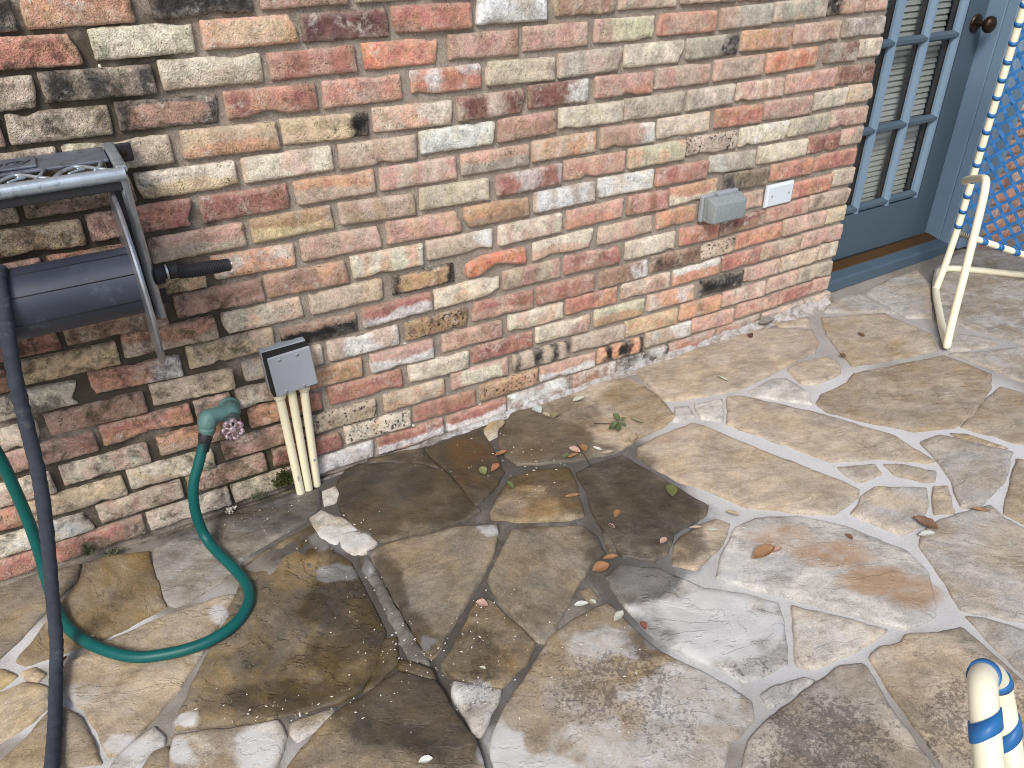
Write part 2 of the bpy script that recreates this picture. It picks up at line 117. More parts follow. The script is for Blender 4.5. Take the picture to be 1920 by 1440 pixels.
  ([(0.760,-0.704), (0.780,-0.707), (0.777,-0.740), (0.765,-0.747), (0.760,-0.736)],'st_oc','st_tn',0),
  ([(0.639,-0.777), (0.702,-0.769), (0.787,-0.768), (0.792,-0.808), (0.791,-0.875), (0.803,-0.931), (0.833,-0.995), (0.867,-1.067), (0.877,-1.107), (0.856,-1.140), (0.815,-1.151), (0.781,-1.150), (0.738,-1.188), (0.711,-1.218), (0.369,-1.013), (0.400,-0.936), (0.421,-0.910), (0.472,-0.873), (0.535,-0.840), (0.585,-0.809)],'st_lm','st_br',40),
  ([(1.133,-0.987), (1.181,-1.048), (1.250,-1.135), (1.147,-1.132), (1.045,-1.119), (1.021,-1.102)],'st_tn','st_pl',10),
  ([(0.908,-1.116), (0.948,-1.115), (1.010,-1.130), (1.025,-1.140), (0.972,-1.138), (0.900,-1.138)],'st_pl','st_gy',0),
  ([(0.813,-1.174), (0.896,-1.160), (1.019,-1.152), (1.097,-1.148), (1.137,-1.165), (1.101,-1.243), (1.075,-1.333), (1.060,-1.382), (1.037,-1.414), (0.736,-1.233)],'st_lm','st_gb',35),
  ([(1.164,-1.163), (1.201,-1.159), (1.243,-1.174), (1.273,-1.168), (1.390,-1.216), (1.380,-1.280), (1.363,-1.403), (1.189,-1.506), (1.059,-1.427), (1.100,-1.345), (1.127,-1.256)],'st_tn','st_gb',25),
  ([(1.431,-1.197), (1.461,-1.232), (1.515,-1.315), (1.382,-1.392), (1.399,-1.320), (1.412,-1.257)],'st_gy','st_tp',0),
]
WET = [(0.939,-0.159,0.168,-0.105,-0.077,-0.128,1.00), (0.793,-0.155,0.152,-0.095,-0.075,-0.140,1.00), (0.559,-0.172,0.181,-0.113,-0.066,-0.151,0.95), (0.920,-0.263,0.137,-0.086,-0.060,-0.096,1.00), (1.035,-0.565,0.137,-0.085,-0.088,-0.113,0.90), (1.110,-0.108,0.095,-0.060,-0.059,-0.090,0.60), (0.837,-0.370,0.130,-0.081,-0.053,-0.087,0.45), (0.357,-0.238,0.102,-0.063,-0.032,-0.088,0.90), (0.350,-0.533,0.056,-0.034,-0.069,-0.168,0.95), (0.393,-0.326,0.044,-0.027,-0.026,-0.067,0.50), (0.311,-0.790,0.134,-0.081,-0.046,-0.102,0.95), (0.269,-0.483,0.091,-0.056,-0.066,-0.184,0.70), (0.145,-0.493,0.118,-0.072,-0.046,-0.155,0.35), (0.459,-0.732,0.076,-0.046,-0.036,-0.069,0.65), (0.475,-0.459,0.107,-0.066,-0.047,-0.103,0.30), (0.648,-0.679,0.091,-0.056,-0.061,-0.100,0.45), (0.772,-0.621,0.075,-0.046,-0.054,-0.082,0.25), (0.884,-0.740,0.083,-0.051,-0.049,-0.063,0.95), (0.878,-0.666,0.064,-0.039,-0.040,-0.055,0.80), (0.798,-0.734,0.051,-0.031,-0.036,-0.050,0.60), (0.805,-0.879,0.058,-0.035,-0.042,-0.054,0.60), (0.898,-0.572,0.033,-0.021,-0.063,-0.088,0.70), (1.161,-0.643,0.057,-0.035,-0.039,-0.045,0.50), (0.272,-0.068,0.155,-0.096,-0.032,-0.108,0.80), (0.090,-0.027,0.140,-0.087,-0.020,-0.089,0.60), (-0.324,-0.008,0.163,-0.100,-0.004,-0.074,0.35), (0.121,-0.647,0.137,-0.083,-0.014,-0.047,0.75), (0.374,-0.828,0.062,-0.038,-0.045,-0.090,0.70), (0.549,-0.636,0.040,-0.025,-0.042,-0.077,0.40), (0.753,-0.796,0.059,-0.036,-0.034,-0.047,0.40), (1.052,-0.689,0.066,-0.041,-0.058,-0.069,0.60), (0.520,-0.041,0.138,-0.086,-0.034,-0.085,0.80), (1.017,-0.405,0.145,-0.090,-0.097,-0.136,0.80), (0.608,-0.500,0.323,-0.198,-0.143,-0.267,0.34), (0.651,-0.304,0.292,-0.181,-0.053,-0.105,0.50), (0.339,-0.675,0.057,-0.035,-0.060,-0.136,0.90), (0.497,-0.708,0.116,-0.071,-0.056,-0.105,0.50), (0.348,-0.879,0.052,-0.031,-0.038,-0.075,0.70), (0.455,-0.206,0.117,-0.073,-0.044,-0.110,0.80), (0.946,-0.070,0.107,-0.067,-0.065,-0.112,1.00), (0.893,-0.100,0.092,-0.058,-0.073,-0.129,1.15), (0.803,-0.073,0.078,-0.049,-0.057,-0.109,1.10), (0.341,-0.356,0.043,-0.027,-0.046,-0.125,0.90), (0.458,-0.159,0.143,-0.089,-0.052,-0.132,1.05), (1.010,-0.203,0.103,-0.065,-0.059,-0.092,1.00)]
PALE = [(0.940,-0.928,0.136,-0.083,-0.070,-0.078,0.90), (0.889,-0.752,0.041,-0.025,-0.034,-0.044,0.50), (0.410,-0.954,0.038,-0.023,-0.030,-0.054,1.00), (0.445,-1.011,0.099,-0.060,-0.018,-0.030,0.70), (0.417,-0.812,0.045,-0.028,-0.016,-0.030,0.70), (0.301,-0.356,0.048,-0.030,-0.009,-0.026,1.00), (-0.103,-0.639,0.019,-0.012,-0.006,-0.031,1.00), (0.017,-0.717,0.043,-0.026,-0.011,-0.042,0.90), (0.251,-0.139,0.000,-0.000,-0.000,-0.000,0.00), (0.032,-0.338,0.018,-0.011,-0.006,-0.028,0.90), (0.403,-0.986,0.050,-0.030,-0.020,-0.035,0.80), (0.619,-1.068,0.135,-0.081,-0.038,-0.050,0.55), (0.787,-1.036,0.107,-0.065,-0.054,-0.062,0.60), (0.712,-0.854,0.067,-0.041,-0.031,-0.044,0.60), (-0.082,-0.580,0.027,-0.016,-0.003,-0.017,0.90), (1.241,-0.869,0.127,-0.078,-0.063,-0.060,0.40), (1.131,-0.842,0.063,-0.039,-0.047,-0.049,0.50), (0.668,-0.430,0.022,-0.014,-0.013,-0.025,0.80), (0.394,-0.661,0.015,-0.009,-0.008,-0.018,0.80), (0.350,-0.256,0.068,-0.042,-0.016,-0.044,0.80), (0.373,-0.376,0.015,-0.009,-0.016,-0.040,0.80), (-0.189,-0.581,0.035,-0.021,-0.004,-0.029,0.80), (-0.275,-0.393,0.056,-0.034,-0.003,-0.041,0.50)]
RUST = [(1.271,-0.824,0.076,-0.047,-0.038,-0.036,0.70), (1.326,-0.921,0.084,-0.052,-0.040,-0.035,0.95), (1.341,-1.029,0.081,-0.050,-0.039,-0.032,1.00), (1.384,-1.093,0.060,-0.037,-0.046,-0.034,0.80), (0.766,-0.110,0.051,-0.032,-0.044,-0.085,0.80), (0.833,-0.428,0.081,-0.050,-0.026,-0.042,0.50), (1.146,-0.196,0.066,-0.042,-0.045,-0.064,0.50), (0.725,-0.222,0.037,-0.023,-0.040,-0.077,0.50), (0.779,-0.477,0.068,-0.042,-0.008,-0.013,0.40), (1.267,-0.365,0.089,-0.056,-0.024,-0.029,0.40), (0.932,-0.214,0.038,-0.024,-0.025,-0.041,0.60)]
MOLD = [(0.669,-0.950,0.126,-0.077,-0.062,-0.085,0.80), (0.713,-1.060,0.087,-0.052,-0.056,-0.068,0.70), (0.955,-1.245,0.118,-0.071,-0.074,-0.064,1.00), (0.871,-1.220,0.067,-0.040,-0.046,-0.044,0.80), (1.211,-1.361,0.102,-0.061,-0.124,-0.083,0.80), (0.441,-0.812,0.064,-0.039,-0.034,-0.063,0.70), (0.608,-0.869,0.074,-0.045,-0.047,-0.072,0.60), (0.484,-0.732,0.086,-0.052,-0.037,-0.069,0.50), (1.211,-1.235,0.072,-0.044,-0.063,-0.047,0.40), (-0.067,-0.654,0.052,-0.031,-0.009,-0.044,0.40), (1.079,-1.109,0.037,-0.023,-0.020,-0.018,0.50), (0.957,-1.066,0.073,-0.045,-0.023,-0.023,0.60), (0.849,-1.059,0.054,-0.033,-0.025,-0.027,0.50)]
DIRT = [(0.021,1.031,0.201,-0.025,-0.047,-0.164,0.95), (0.156,1.092,0.123,-0.012,-0.032,-0.124,0.60), (-0.017,0.833,0.233,-0.044,-0.052,-0.184,1.00), (-0.120,0.675,0.295,-0.075,-0.048,-0.161,0.90), (0.093,0.542,0.214,-0.060,-0.040,-0.170,0.95), (-0.061,0.453,0.247,-0.080,-0.035,-0.131,0.90), (0.180,0.283,0.189,-0.067,-0.027,-0.136,0.85), (-0.053,0.181,0.310,-0.129,-0.034,-0.136,0.80), (0.230,0.133,0.160,-0.063,-0.018,-0.098,0.90), (-0.230,0.161,0.211,-0.095,-0.034,-0.117,0.70), (0.172,0.738,0.096,-0.020,-0.021,-0.094,0.60), (0.343,0.141,0.097,-0.037,-0.030,-0.187,0.70), (0.376,0.434,0.065,-0.019,-0.014,-0.087,0.30), (0.402,1.127,0.000,-0.000,-0.000,-0.000,0.00)]
MOSSY = [(0.247,0.074,0.122,-0.050,-0.012,-0.067,1.00), (0.141,0.091,0.115,-0.048,-0.006,-0.032,0.70), (0.210,0.240,0.075,-0.027,-0.012,-0.061,0.50), (0.119,0.508,0.135,-0.039,-0.018,-0.079,0.45), (-0.032,0.847,0.130,-0.024,-0.018,-0.062,0.50), (-0.178,0.581,0.054,-0.016,-0.014,-0.046,0.40), (0.127,0.978,0.086,-0.012,-0.010,-0.040,0.40), (0.539,0.030,0.143,-0.055,-0.004,-0.040,0.60)]
CREVICE = [(0.387, -0.328), (0.386, -0.524), (0.385, -0.697), (0.38, -0.82), (0.384, -0.908), (0.371, -0.967), (0.351, -1.024)]
JWET = [(0.595,-0.385,0.370,-0.228,-0.134,-0.267,0.75), (0.364,-0.674,0.219,-0.133,-0.098,-0.217,0.85), (0.895,-0.275,0.344,-0.215,-0.101,-0.165,0.90), (0.260,-0.200,0.170,-0.105,-0.033,-0.106,0.70), (0.161,-0.657,0.210,-0.128,-0.023,-0.069,0.70), (0.942,-0.664,0.130,-0.080,-0.111,-0.145,0.85), (0.802,-0.827,0.069,-0.042,-0.060,-0.079,0.85), (0.413,-0.081,0.085,-0.053,-0.036,-0.101,0.80)]
JPALE = [(1.708,-0.699,0.534,-0.335,-0.413,-0.339,0.95), (1.108,-0.996,0.273,-0.167,-0.178,-0.168,0.90), (1.697,-1.066,0.235,-0.145,-0.392,-0.256,0.90), (2.480,-0.357,0.452,-0.292,-0.275,-0.198,0.35), (1.470,-0.268,0.163,-0.103,-0.109,-0.125,0.70), (-0.136,-0.274,0.102,-0.062,-0.006,-0.044,1.00), (-0.334,-0.218,0.070,-0.043,-0.003,-0.070,1.00), (-0.377,-0.286,0.058,-0.035,-0.002,-0.058,0.90), (-0.343,-0.415,0.082,-0.050,-0.002,-0.046,1.00), (-0.239,-0.531,0.044,-0.027,-0.006,-0.059,0.90), (-0.293,-0.381,0.056,-0.034,-0.004,-0.054,0.90), (0.083,-0.769,0.034,-0.021,-0.013,-0.041,0.50), (1.037,-0.764,0.064,-0.039,-0.066,-0.076,0.70), (0.860,-1.122,0.052,-0.032,-0.048,-0.050,0.50), (0.481,-0.851,0.018,-0.011,-0.029,-0.051,0.40), (0.120,-0.780,0.034,-0.021,-0.010,-0.031,0.50), (-0.315,-0.554,0.171,-0.103,-0.002,-0.023,0.90), (-0.195,-0.626,0.068,-0.041,-0.004,-0.033,0.90), (0.037,-0.268,0.063,-0.039,-0.007,-0.033,0.30), (1.131,-0.716,0.044,-0.027,-0.085,-0.094,0.70)]
FLECKS = [(1.377, 0.334), (1.586, 0.333), (1.781, 0.34), (0.663, 0.346), (0.879, 0.078), (0.665, 0.08), (0.116, 1.092), (0.035, 1.206), (1.484, 0.069), (-0.352, 0.088), (-0.179, 0.468)]
LEAVES = [
  (1.146,-0.843,1.217,-0.842,(0.4, 0.2, 0.07),0.42,0.50,'curled orange-brown leaf lying across the rust-streaked pale stone'),
  (1.205,-0.847,1.237,-0.846,(0.6, 0.36, 0.26),0.60,0.20,'tiny pinkish leaf scrap touching the curled leaf on the rust-streaked stone'),
  (1.582,-0.944,1.598,-1.003,(0.22, 0.11, 0.05),0.40,0.50,'dark brown folded leaf right of the rust-streaked stone, with a pale leaf beneath it'),
  (1.546,-0.990,1.586,-1.004,(0.72, 0.72, 0.64),0.50,0.20,'whitish leaf just below the dark brown folded leaf at right'),
  (1.738,-0.996,1.767,-1.028,(0.4, 0.2, 0.07),0.30,0.40,'thin brown leaf farthest right on the patio, on a pale joint'),
  (1.403,-0.895,1.400,-0.917,(0.22, 0.11, 0.05),0.50,0.30,'small brown leaf at the upper edge of the rust streak'),
  (0.812,-0.674,0.857,-0.678,(0.45, 0.19, 0.06),0.60,0.15,'larger of two flat orange oval leaves lying together near the centre joint'),
  (0.855,-0.656,0.890,-0.666,(0.45, 0.19, 0.06),0.50,0.20,'smaller orange oval leaf just above the larger flat orange one'),
  (0.936,-0.564,0.941,-0.584,(0.6, 0.36, 0.26),0.60,0.20,'small pinkish leaf on the dark joint above the pair of orange ovals'),
  (0.964,-0.555,0.989,-0.537,(0.4, 0.2, 0.07),0.60,0.30,'upright-lying little orange leaf at the left edge of the dark wet stone'),
  (1.002,-0.686,1.027,-0.678,(0.6, 0.36, 0.26),0.60,0.20,'small pale pink leaf in the middle of the dark wet stone'),
  (1.165,-0.528,1.138,-0.567,(0.17, 0.2, 0.04),0.65,0.15,'green oval leaf lying lengthwise near the top of the dark wet stone'),
  (1.215,-0.682,1.233,-0.712,(0.5, 0.4, 0.24),0.40,0.20,'tan narrow leaf on the pale joint right of the dark wet stone'),
  (1.096,-0.681,1.125,-0.695,(0.5, 0.4, 0.24),0.35,0.30,'straw-coloured leaf with a stalk at the right edge of the dark wet stone'),
  (1.130,-0.711,1.153,-0.725,(0.62, 0.62, 0.48),0.50,0.20,"pale green leaf next to the straw-coloured one at the dark stone's edge"),
  (1.023,-0.256,1.041,-0.288,(0.6, 0.36, 0.26),0.50,0.40,'pink curled leaf in the leaf pile below the green sprig'),
  (1.062,-0.260,1.054,-0.296,(0.4, 0.2, 0.07),0.60,0.40,'orange-brown leaf at the right of the leaf pile below the sprig'),
  (1.084,-0.288,1.096,-0.313,(0.72, 0.72, 0.64),0.35,0.60,'white crescent-shaped leaf right of the small leaf pile'),
  (0.998,-0.289,1.034,-0.289,(0.4, 0.2, 0.07),0.40,0.30,'orange leaf at the bottom of the leaf pile'),
  (0.986,-0.282,1.011,-0.274,(0.16, 0.2, 0.07),0.60,0.20,'dark green leaf at the left end of the leaf pile'),
  (1.090,-0.324,1.124,-0.331,(0.5, 0.4, 0.24),0.35,0.20,'thin tan leaf farthest right beside the white crescent leaf'),
  (0.831,-0.176,0.870,-0.175,(0.45, 0.19, 0.06),0.45,0.40,'shiny orange leaf on the wet stone below the pale stone corner by the wall'),
  (0.789,-0.231,0.821,-0.215,(0.45, 0.19, 0.06),0.50,0.40,'crumpled orange leaf on the wet joint below the shiny orange one'),
  (0.774,-0.197,0.768,-0.233,(0.28, 0.3, 0.1),0.60,0.20,'olive leaf left of the crumpled orange leaf'),
  (0.805,-0.288,0.805,-0.322,(0.16, 0.2, 0.07),0.40,0.20,'narrow dark green leaf on the joint in the wet middle'),
  (0.930,-0.034,0.904,-0.069,(0.5, 0.4, 0.24),0.60,0.30,'tan upright-lying leaf by the small pale stone near the wall'),
  (1.048,-0.025,1.050,-0.064,(0.52, 0.62, 0.55),0.75,0.20,'mint-white heart-shaped leaf on the wet stone near the wall'),
  (1.056,-0.064,1.063,-0.095,(0.5, 0.4, 0.24),0.50,0.20,'tan leaf just right of the mint-white one'),
  (1.064,-0.106,1.098,-0.091,(0.3, 0.27, 0.13),0.70,0.20,'olive round leaf right of the tan leaf near the wall'),
  (1.167,-0.063,1.211,-0.062,(0.62, 0.62, 0.48),0.50,0.20,'pale grey-green leaf on the stone highest up along the wall base'),
  (1.262,-0.230,1.279,-0.267,(0.3, 0.27, 0.13),0.35,0.30,'olive leaf right of the green sprig'),
  (1.191,-0.326,1.225,-0.299,(0.5, 0.4, 0.24),0.55,0.30,"tan leaf at the stone's right tip below the green sprig"),
  (0.611,-0.001,0.653,-0.006,(0.58, 0.36, 0.17),0.40,0.30,'orange-tan leaf at the wall base, left of a greyer leaf'),
  (0.652,-0.009,0.697,0.005,(0.36, 0.29, 0.22),0.50,0.30,'grey-brown leaf leaning at the wall base beside the orange-tan leaf'),
  (0.902,-0.423,0.939,-0.435,(0.4, 0.2, 0.07),0.35,0.20,'thin orange leaf on the amber stone in the centre'),
  (0.717,-0.739,0.748,-0.749,(0.72, 0.72, 0.64),0.45,0.30,'cream-white leaf on the joint at the top of the big bottom stone'),
  (0.756,-0.742,0.763,-0.758,(0.62, 0.62, 0.48),0.70,0.10,'small pale round leaf beside the cream-white leaf'),
  (0.768,-0.819,0.800,-0.807,(0.62, 0.62, 0.48),0.50,0.20,'pale green leaf at the upper right edge of the big bottom stone'),
  (0.815,-0.851,0.809,-0.874,(0.3, 0.1, 0.06),0.60,0.40,'dark red leaf in the black joint right of the pale green leaf'),
  (0.462,-0.771,0.472,-0.782,(0.62, 0.62, 0.48),0.50,0.20,'single pale leaf on the small brown stone left of the big bottom stone'),
  (0.534,-0.619,0.553,-0.642,(0.6, 0.36, 0.26),0.60,0.60,'white-pink crumpled leaf at the top of the small brown stone'),
  (2.072,-0.300,2.073,-0.325,(0.22, 0.11, 0.05),0.60,0.40,'brown leaf between the small oval stone and the stone above it'),
  (2.240,-0.234,2.235,-0.267,(0.22, 0.11, 0.05),0.40,0.40,'dark brown sliver of leaf below the door sill, on taupe stone'),
  (1.641,-0.189,1.646,-0.230,(0.62, 0.62, 0.48),0.30,0.30,'pale narrow pod lying on the taupe stone near the wall'),
  (1.990,-0.013,2.063,-0.021,(0.3, 0.27, 0.23),0.45,0.60,'grey curled leaf against the wall base near the door'),
  (1.912,-0.041,1.908,-0.066,(0.16, 0.06, 0.05),0.90,0.50,'dark red-brown round leaf bit left of the grey curled leaf'),
  (0.268,-0.899,0.294,-0.905,(0.72, 0.72, 0.64),0.50,0.50,'white crumpled leaf at the bottom edge on the dark brown stone'),
  (-0.280,-0.308,-0.269,-0.295,(0.3, 0.15, 0.07),0.50,0.30,'brown leaf beside the black hose on the ground'),
  (-0.226,-0.272,-0.212,-0.269,(0.5, 0.4, 0.24),0.60,0.60,'small tan leaf touching the green hose loop'),
]
EXTRA = [
  [(-1.59,-1.61), (-2.19,-1.73), (-1.61,-2.03), (-1.59,-2.02), (-1.55,-1.66)],
  [(-2.09,-0.02), (-1.61,-0.27), (-1.56,-0.24), (-1.53,-0.02)],
  [(-1.22,-2.36), (-1.63,-2.26), (-1.65,-2.32), (-1.57,-2.54), (-1.28,-2.62), (-1.21,-2.38)],
  [(-1.33,-2.00), (-1.58,-2.04), (-1.60,-2.05), (-1.62,-2.24), (-1.23,-2.34)],
  [(-1.26,-1.64), (-1.53,-1.67), (-1.57,-2.02), (-1.33,-1.98), (-1.26,-1.94), (-1.17,-1.70)],
  [(-1.37,-1.39), (-1.57,-1.39), (-1.58,-1.60), (-1.54,-1.65), (-1.27,-1.62)],
  [(-1.37,-0.97), (-1.56,-0.93), (-1.58,-0.95), (-1.62,-1.32), (-1.58,-1.37), (-1.37,-1.37), (-1.27,-1.25)],
  [(-1.19,-0.51), (-1.62,-0.72), (-1.55,-0.91), (-1.36,-0.95), (-1.31,-0.92), (-1.15,-0.61)],
  [(-1.55,-0.26), (-1.60,-0.29), (-1.70,-0.61), (-1.63,-0.70), (-1.20,-0.49), (-1.20,-0.42), (-1.29,-0.32)],
  [(-1.51,-0.02), (-1.54,-0.24), (-1.29,-0.29), (-1.19,-0.02)],
  [(-0.94,-2.29), (-1.19,-2.38), (-1.26,-2.63), (-1.26,-2.64), (-0.95,-2.67), (-0.91,-2.61)],
  [(-1.25,-1.96), (-1.31,-2.00), (-1.20,-2.35), (-1.19,-2.36), (-0.94,-2.27), (-0.90,-2.21), (-0.90,-2.17)],
  [(-1.00,-1.64), (-1.15,-1.70), (-1.23,-1.94), (-0.89,-2.15), (-0.86,-2.12)],
  [(-1.26,-1.26), (-1.35,-1.38), (-1.24,-1.62), (-1.15,-1.68), (-0.99,-1.61), (-0.94,-1.57), (-0.94,-1.40), (-0.99,-1.32)],
  [(-0.96,-1.00), (-1.30,-0.94), (-1.35,-0.97), (-1.25,-1.24), (-1.00,-1.29)],
  [(-0.97,-0.70), (-1.13,-0.63), (-1.28,-0.92), (-0.95,-0.98), (-0.94,-0.98)],
  [(-1.02,-0.35), (-1.17,-0.42), (-1.18,-0.50), (-1.13,-0.61), (-0.96,-0.68), (-0.77,-0.58)],
  [(-1.17,-0.02), (-1.27,-0.30), (-1.18,-0.40), (-1.02,-0.33), (-0.85,-0.13), (-0.89,-0.03), (-0.97,-0.02)],
  [(-0.55,-2.62), (-0.89,-2.63), (-0.94,-2.68), (-0.80,-3.23)],
  [(-0.89,-2.23), (-0.92,-2.28), (-0.89,-2.61), (-0.54,-2.60), (-0.50,-2.57), (-0.51,-2.48)],
  [(-0.63,-2.01), (-0.84,-2.13), (-0.88,-2.17), (-0.88,-2.21), (-0.50,-2.46), (-0.41,-2.26)],
  [(-0.92,-1.58), (-0.98,-1.63), (-0.85,-2.11), (-0.63,-1.98), (-0.58,-1.84), (-0.61,-1.74), (-0.63,-1.71)],
  [(-0.59,-1.24), (-0.91,-1.41), (-0.91,-1.56), (-0.63,-1.68), (-0.49,-1.36)],
  [(-0.92,-0.99), (-0.93,-1.00), (-0.97,-1.30), (-0.92,-1.39), (-0.60,-1.22), (-0.57,-0.98)],
  [(-0.67,-0.59), (-0.75,-0.60), (-0.94,-0.70), (-0.92,-0.97), (-0.56,-0.95), (-0.55,-0.94), (-0.63,-0.64)],
  [(-0.84,-0.14), (-1.00,-0.34), (-0.75,-0.57), (-0.67,-0.57), (-0.60,-0.40), (-0.72,-0.21)],
  [(-0.87,-0.02), (-0.87,-0.02), (-0.83,-0.12), (-0.71,-0.19), (-0.48,-0.02)],
  [(-0.28,-2.22), (-0.39,-2.26), (-0.49,-2.48), (-0.48,-2.57), (-0.25,-2.69), (-0.11,-2.64), (-0.06,-2.44)],
  [(-0.56,-1.85), (-0.61,-1.99), (-0.39,-2.24), (-0.29,-2.20), (-0.20,-2.07), (-0.29,-1.90)],
  [(-0.19,-1.56), (-0.59,-1.74), (-0.56,-1.83), (-0.29,-1.88), (-0.14,-1.67)],
  [(-0.47,-1.37), (-0.61,-1.70), (-0.60,-1.72), (-0.19,-1.54), (-0.19,-1.41)],
  [(-0.33,-0.95), (-0.53,-0.95), (-0.55,-0.97), (-0.58,-1.23), (-0.47,-1.35), (-0.19,-1.38), (-0.19,-1.38)],
  [(0.17,-2.27), (-0.04,-2.44), (-0.09,-2.64), (0.09,-2.72), (0.17,-2.68), (0.17,-2.27)],
  [(-0.18,-2.08), (-0.27,-2.21), (-0.05,-2.42), (0.15,-2.25), (0.05,-2.06)],
  [(-0.12,-1.68), (-0.27,-1.89), (-0.18,-2.06), (0.05,-2.04), (0.14,-1.81)],
  [(0.06,-1.31), (-0.17,-1.40), (-0.17,-1.40), (-0.17,-1.54), (-0.12,-1.66), (0.15,-1.79), (0.16,-1.79), (0.16,-1.78), (0.11,-1.34)],
  [(-0.22,-0.89), (-0.31,-0.94), (-0.17,-1.37), (0.05,-1.29), (0.11,-0.95), (0.09,-0.92)],
  [(0.43,-2.30), (0.19,-2.28), (0.19,-2.67), (0.53,-2.62), (0.50,-2.44)],
  [(0.17,-1.81), (0.16,-1.81), (0.07,-2.05), (0.18,-2.25), (0.19,-2.25), (0.43,-2.28), (0.54,-2.04)],
  [(0.46,-1.59), (0.18,-1.79), (0.18,-1.79), (0.55,-2.02), (0.63,-1.97)],
  [(0.13,-1.34), (0.18,-1.76), (0.45,-1.56), (0.52,-1.43), (0.51,-1.41)],
  [(0.92,-2.27), (0.53,-2.44), (0.55,-2.61), (1.01,-2.58), (0.99,-2.42)],
  [(0.86,-1.96), (0.65,-1.99), (0.56,-2.04), (0.45,-2.29), (0.52,-2.42), (0.91,-2.25), (0.92,-2.04)],
  [(0.53,-1.44), (0.47,-1.57), (0.65,-1.97), (0.86,-1.94), (0.95,-1.66)],
  [(1.33,-2.21), (1.01,-2.42), (1.03,-2.58), (1.09,-2.63), (1.32,-2.64), (1.37,-2.26)],
  [(0.94,-2.04), (0.93,-2.26), (1.01,-2.40), (1.32,-2.19), (1.29,-2.10)],
  [(1.28,-1.67), (0.97,-1.66), (0.97,-1.66), (0.88,-1.95), (0.93,-2.02), (1.30,-2.08), (1.36,-2.00), (1.34,-1.71)],
  [(1.70,-2.29), (1.39,-2.27), (1.34,-2.64), (1.36,-2.66), (1.54,-2.65), (1.66,-2.60), (1.71,-2.30)],
  [(1.55,-2.01), (1.37,-2.01), (1.32,-2.10), (1.34,-2.19), (1.38,-2.25), (1.68,-2.27)],
  [(1.65,-1.68), (1.36,-1.72), (1.38,-1.99), (1.55,-1.99), (1.70,-1.88), (1.71,-1.72)],
  [(1.95,-2.20), (1.94,-2.20), (1.73,-2.30), (1.68,-2.60), (1.90,-2.70), (2.03,-2.56), (2.08,-2.39)],
  [(1.71,-1.90), (1.57,-2.00), (1.71,-2.27), (1.72,-2.28), (1.92,-2.18)],
  [(1.89,-1.70), (1.74,-1.73), (1.72,-1.89), (1.94,-2.18), (1.96,-2.18), (2.12,-1.98)],
  [(1.65,-1.30), (1.67,-1.66), (1.73,-1.70), (1.89,-1.68), (2.00,-1.54), (1.94,-1.36)],
  [(2.31,-2.41), (2.10,-2.40), (2.05,-2.57), (2.31,-2.72), (2.42,-2.61)],
  [(2.28,-1.95), (2.14,-1.99), (1.97,-2.19), (2.10,-2.38), (2.31,-2.39), (2.36,-2.33), (2.40,-1.99)],
  [(2.27,-1.58), (2.01,-1.55), (1.91,-1.69), (2.14,-1.97), (2.27,-1.93)],
  [(2.30,-1.18), (2.06,-1.23), (1.96,-1.35), (2.02,-1.53), (2.28,-1.56), (2.30,-1.54)],
  [(2.74,-2.35), (2.38,-2.35), (2.33,-2.41), (2.44,-2.60), (2.63,-2.62)],
  [(2.62,-1.97), (2.42,-2.00), (2.39,-2.32), (2.74,-2.32), (2.70,-2.06)],
  [(2.57,-1.58), (2.31,-1.55), (2.29,-1.57), (2.29,-1.93), (2.42,-1.98), (2.62,-1.95), (2.68,-1.78)],
  [(2.36,-1.14), (2.33,-1.17), (2.32,-1.53), (2.57,-1.55), (2.69,-1.32)],
  [(2.76,-0.90), (2.38,-0.99), (2.36,-1.12), (2.71,-1.31), (2.74,-1.30), (2.84,-1.00)],
  [(2.76,-2.35), (2.65,-2.63), (2.72,-2.74), (3.03,-2.62), (3.01,-2.44), (2.95,-2.39)],
  [(3.12,-2.02), (2.72,-2.06), (2.76,-2.33), (2.95,-2.37)],
  [(3.06,-1.63), (2.70,-1.79), (2.64,-1.96), (2.71,-2.04), (3.13,-2.00), (3.19,-1.97)],
  [(2.75,-1.32), (2.71,-1.33), (2.59,-1.57), (2.70,-1.77), (3.06,-1.61), (3.07,-1.58), (3.04,-1.48)],
  [(3.14,-1.03), (2.86,-1.01), (2.76,-1.30), (3.04,-1.45), (3.15,-1.25), (3.15,-1.03)],
  [(3.09,-0.62), (2.80,-0.69), (2.77,-0.88), (2.86,-0.99), (3.13,-1.00)],
  [(3.37,-2.34), (3.03,-2.44), (3.05,-2.62), (3.05,-2.63), (3.39,-2.68), (3.44,-2.59)],
  [(3.20,-1.99), (3.14,-2.02), (2.97,-2.38), (3.02,-2.42), (3.36,-2.32), (3.38,-2.26), (3.25,-2.01)],
  [(3.50,-1.55), (3.09,-1.59), (3.08,-1.62), (3.21,-1.97), (3.26,-1.99), (3.42,-1.89), (3.50,-1.55)],
  [(3.16,-1.27), (3.06,-1.47), (3.09,-1.57), (3.49,-1.52), (3.50,-1.38), (3.46,-1.33)],
  [(3.42,-0.98), (3.17,-1.03), (3.17,-1.25), (3.45,-1.31)],
  [(3.38,-0.57), (3.14,-0.57), (3.11,-0.61), (3.16,-1.01), (3.16,-1.01), (3.42,-0.96)],
  [(3.76,-2.19), (3.40,-2.27), (3.38,-2.33), (3.46,-2.58), (3.71,-2.57), (3.80,-2.24)],
  [(3.43,-1.90), (3.27,-2.00), (3.40,-2.25), (3.75,-2.17), (3.79,-1.94)],
  [(3.71,-1.63), (3.52,-1.57), (3.44,-1.88), (3.78,-1.92)],
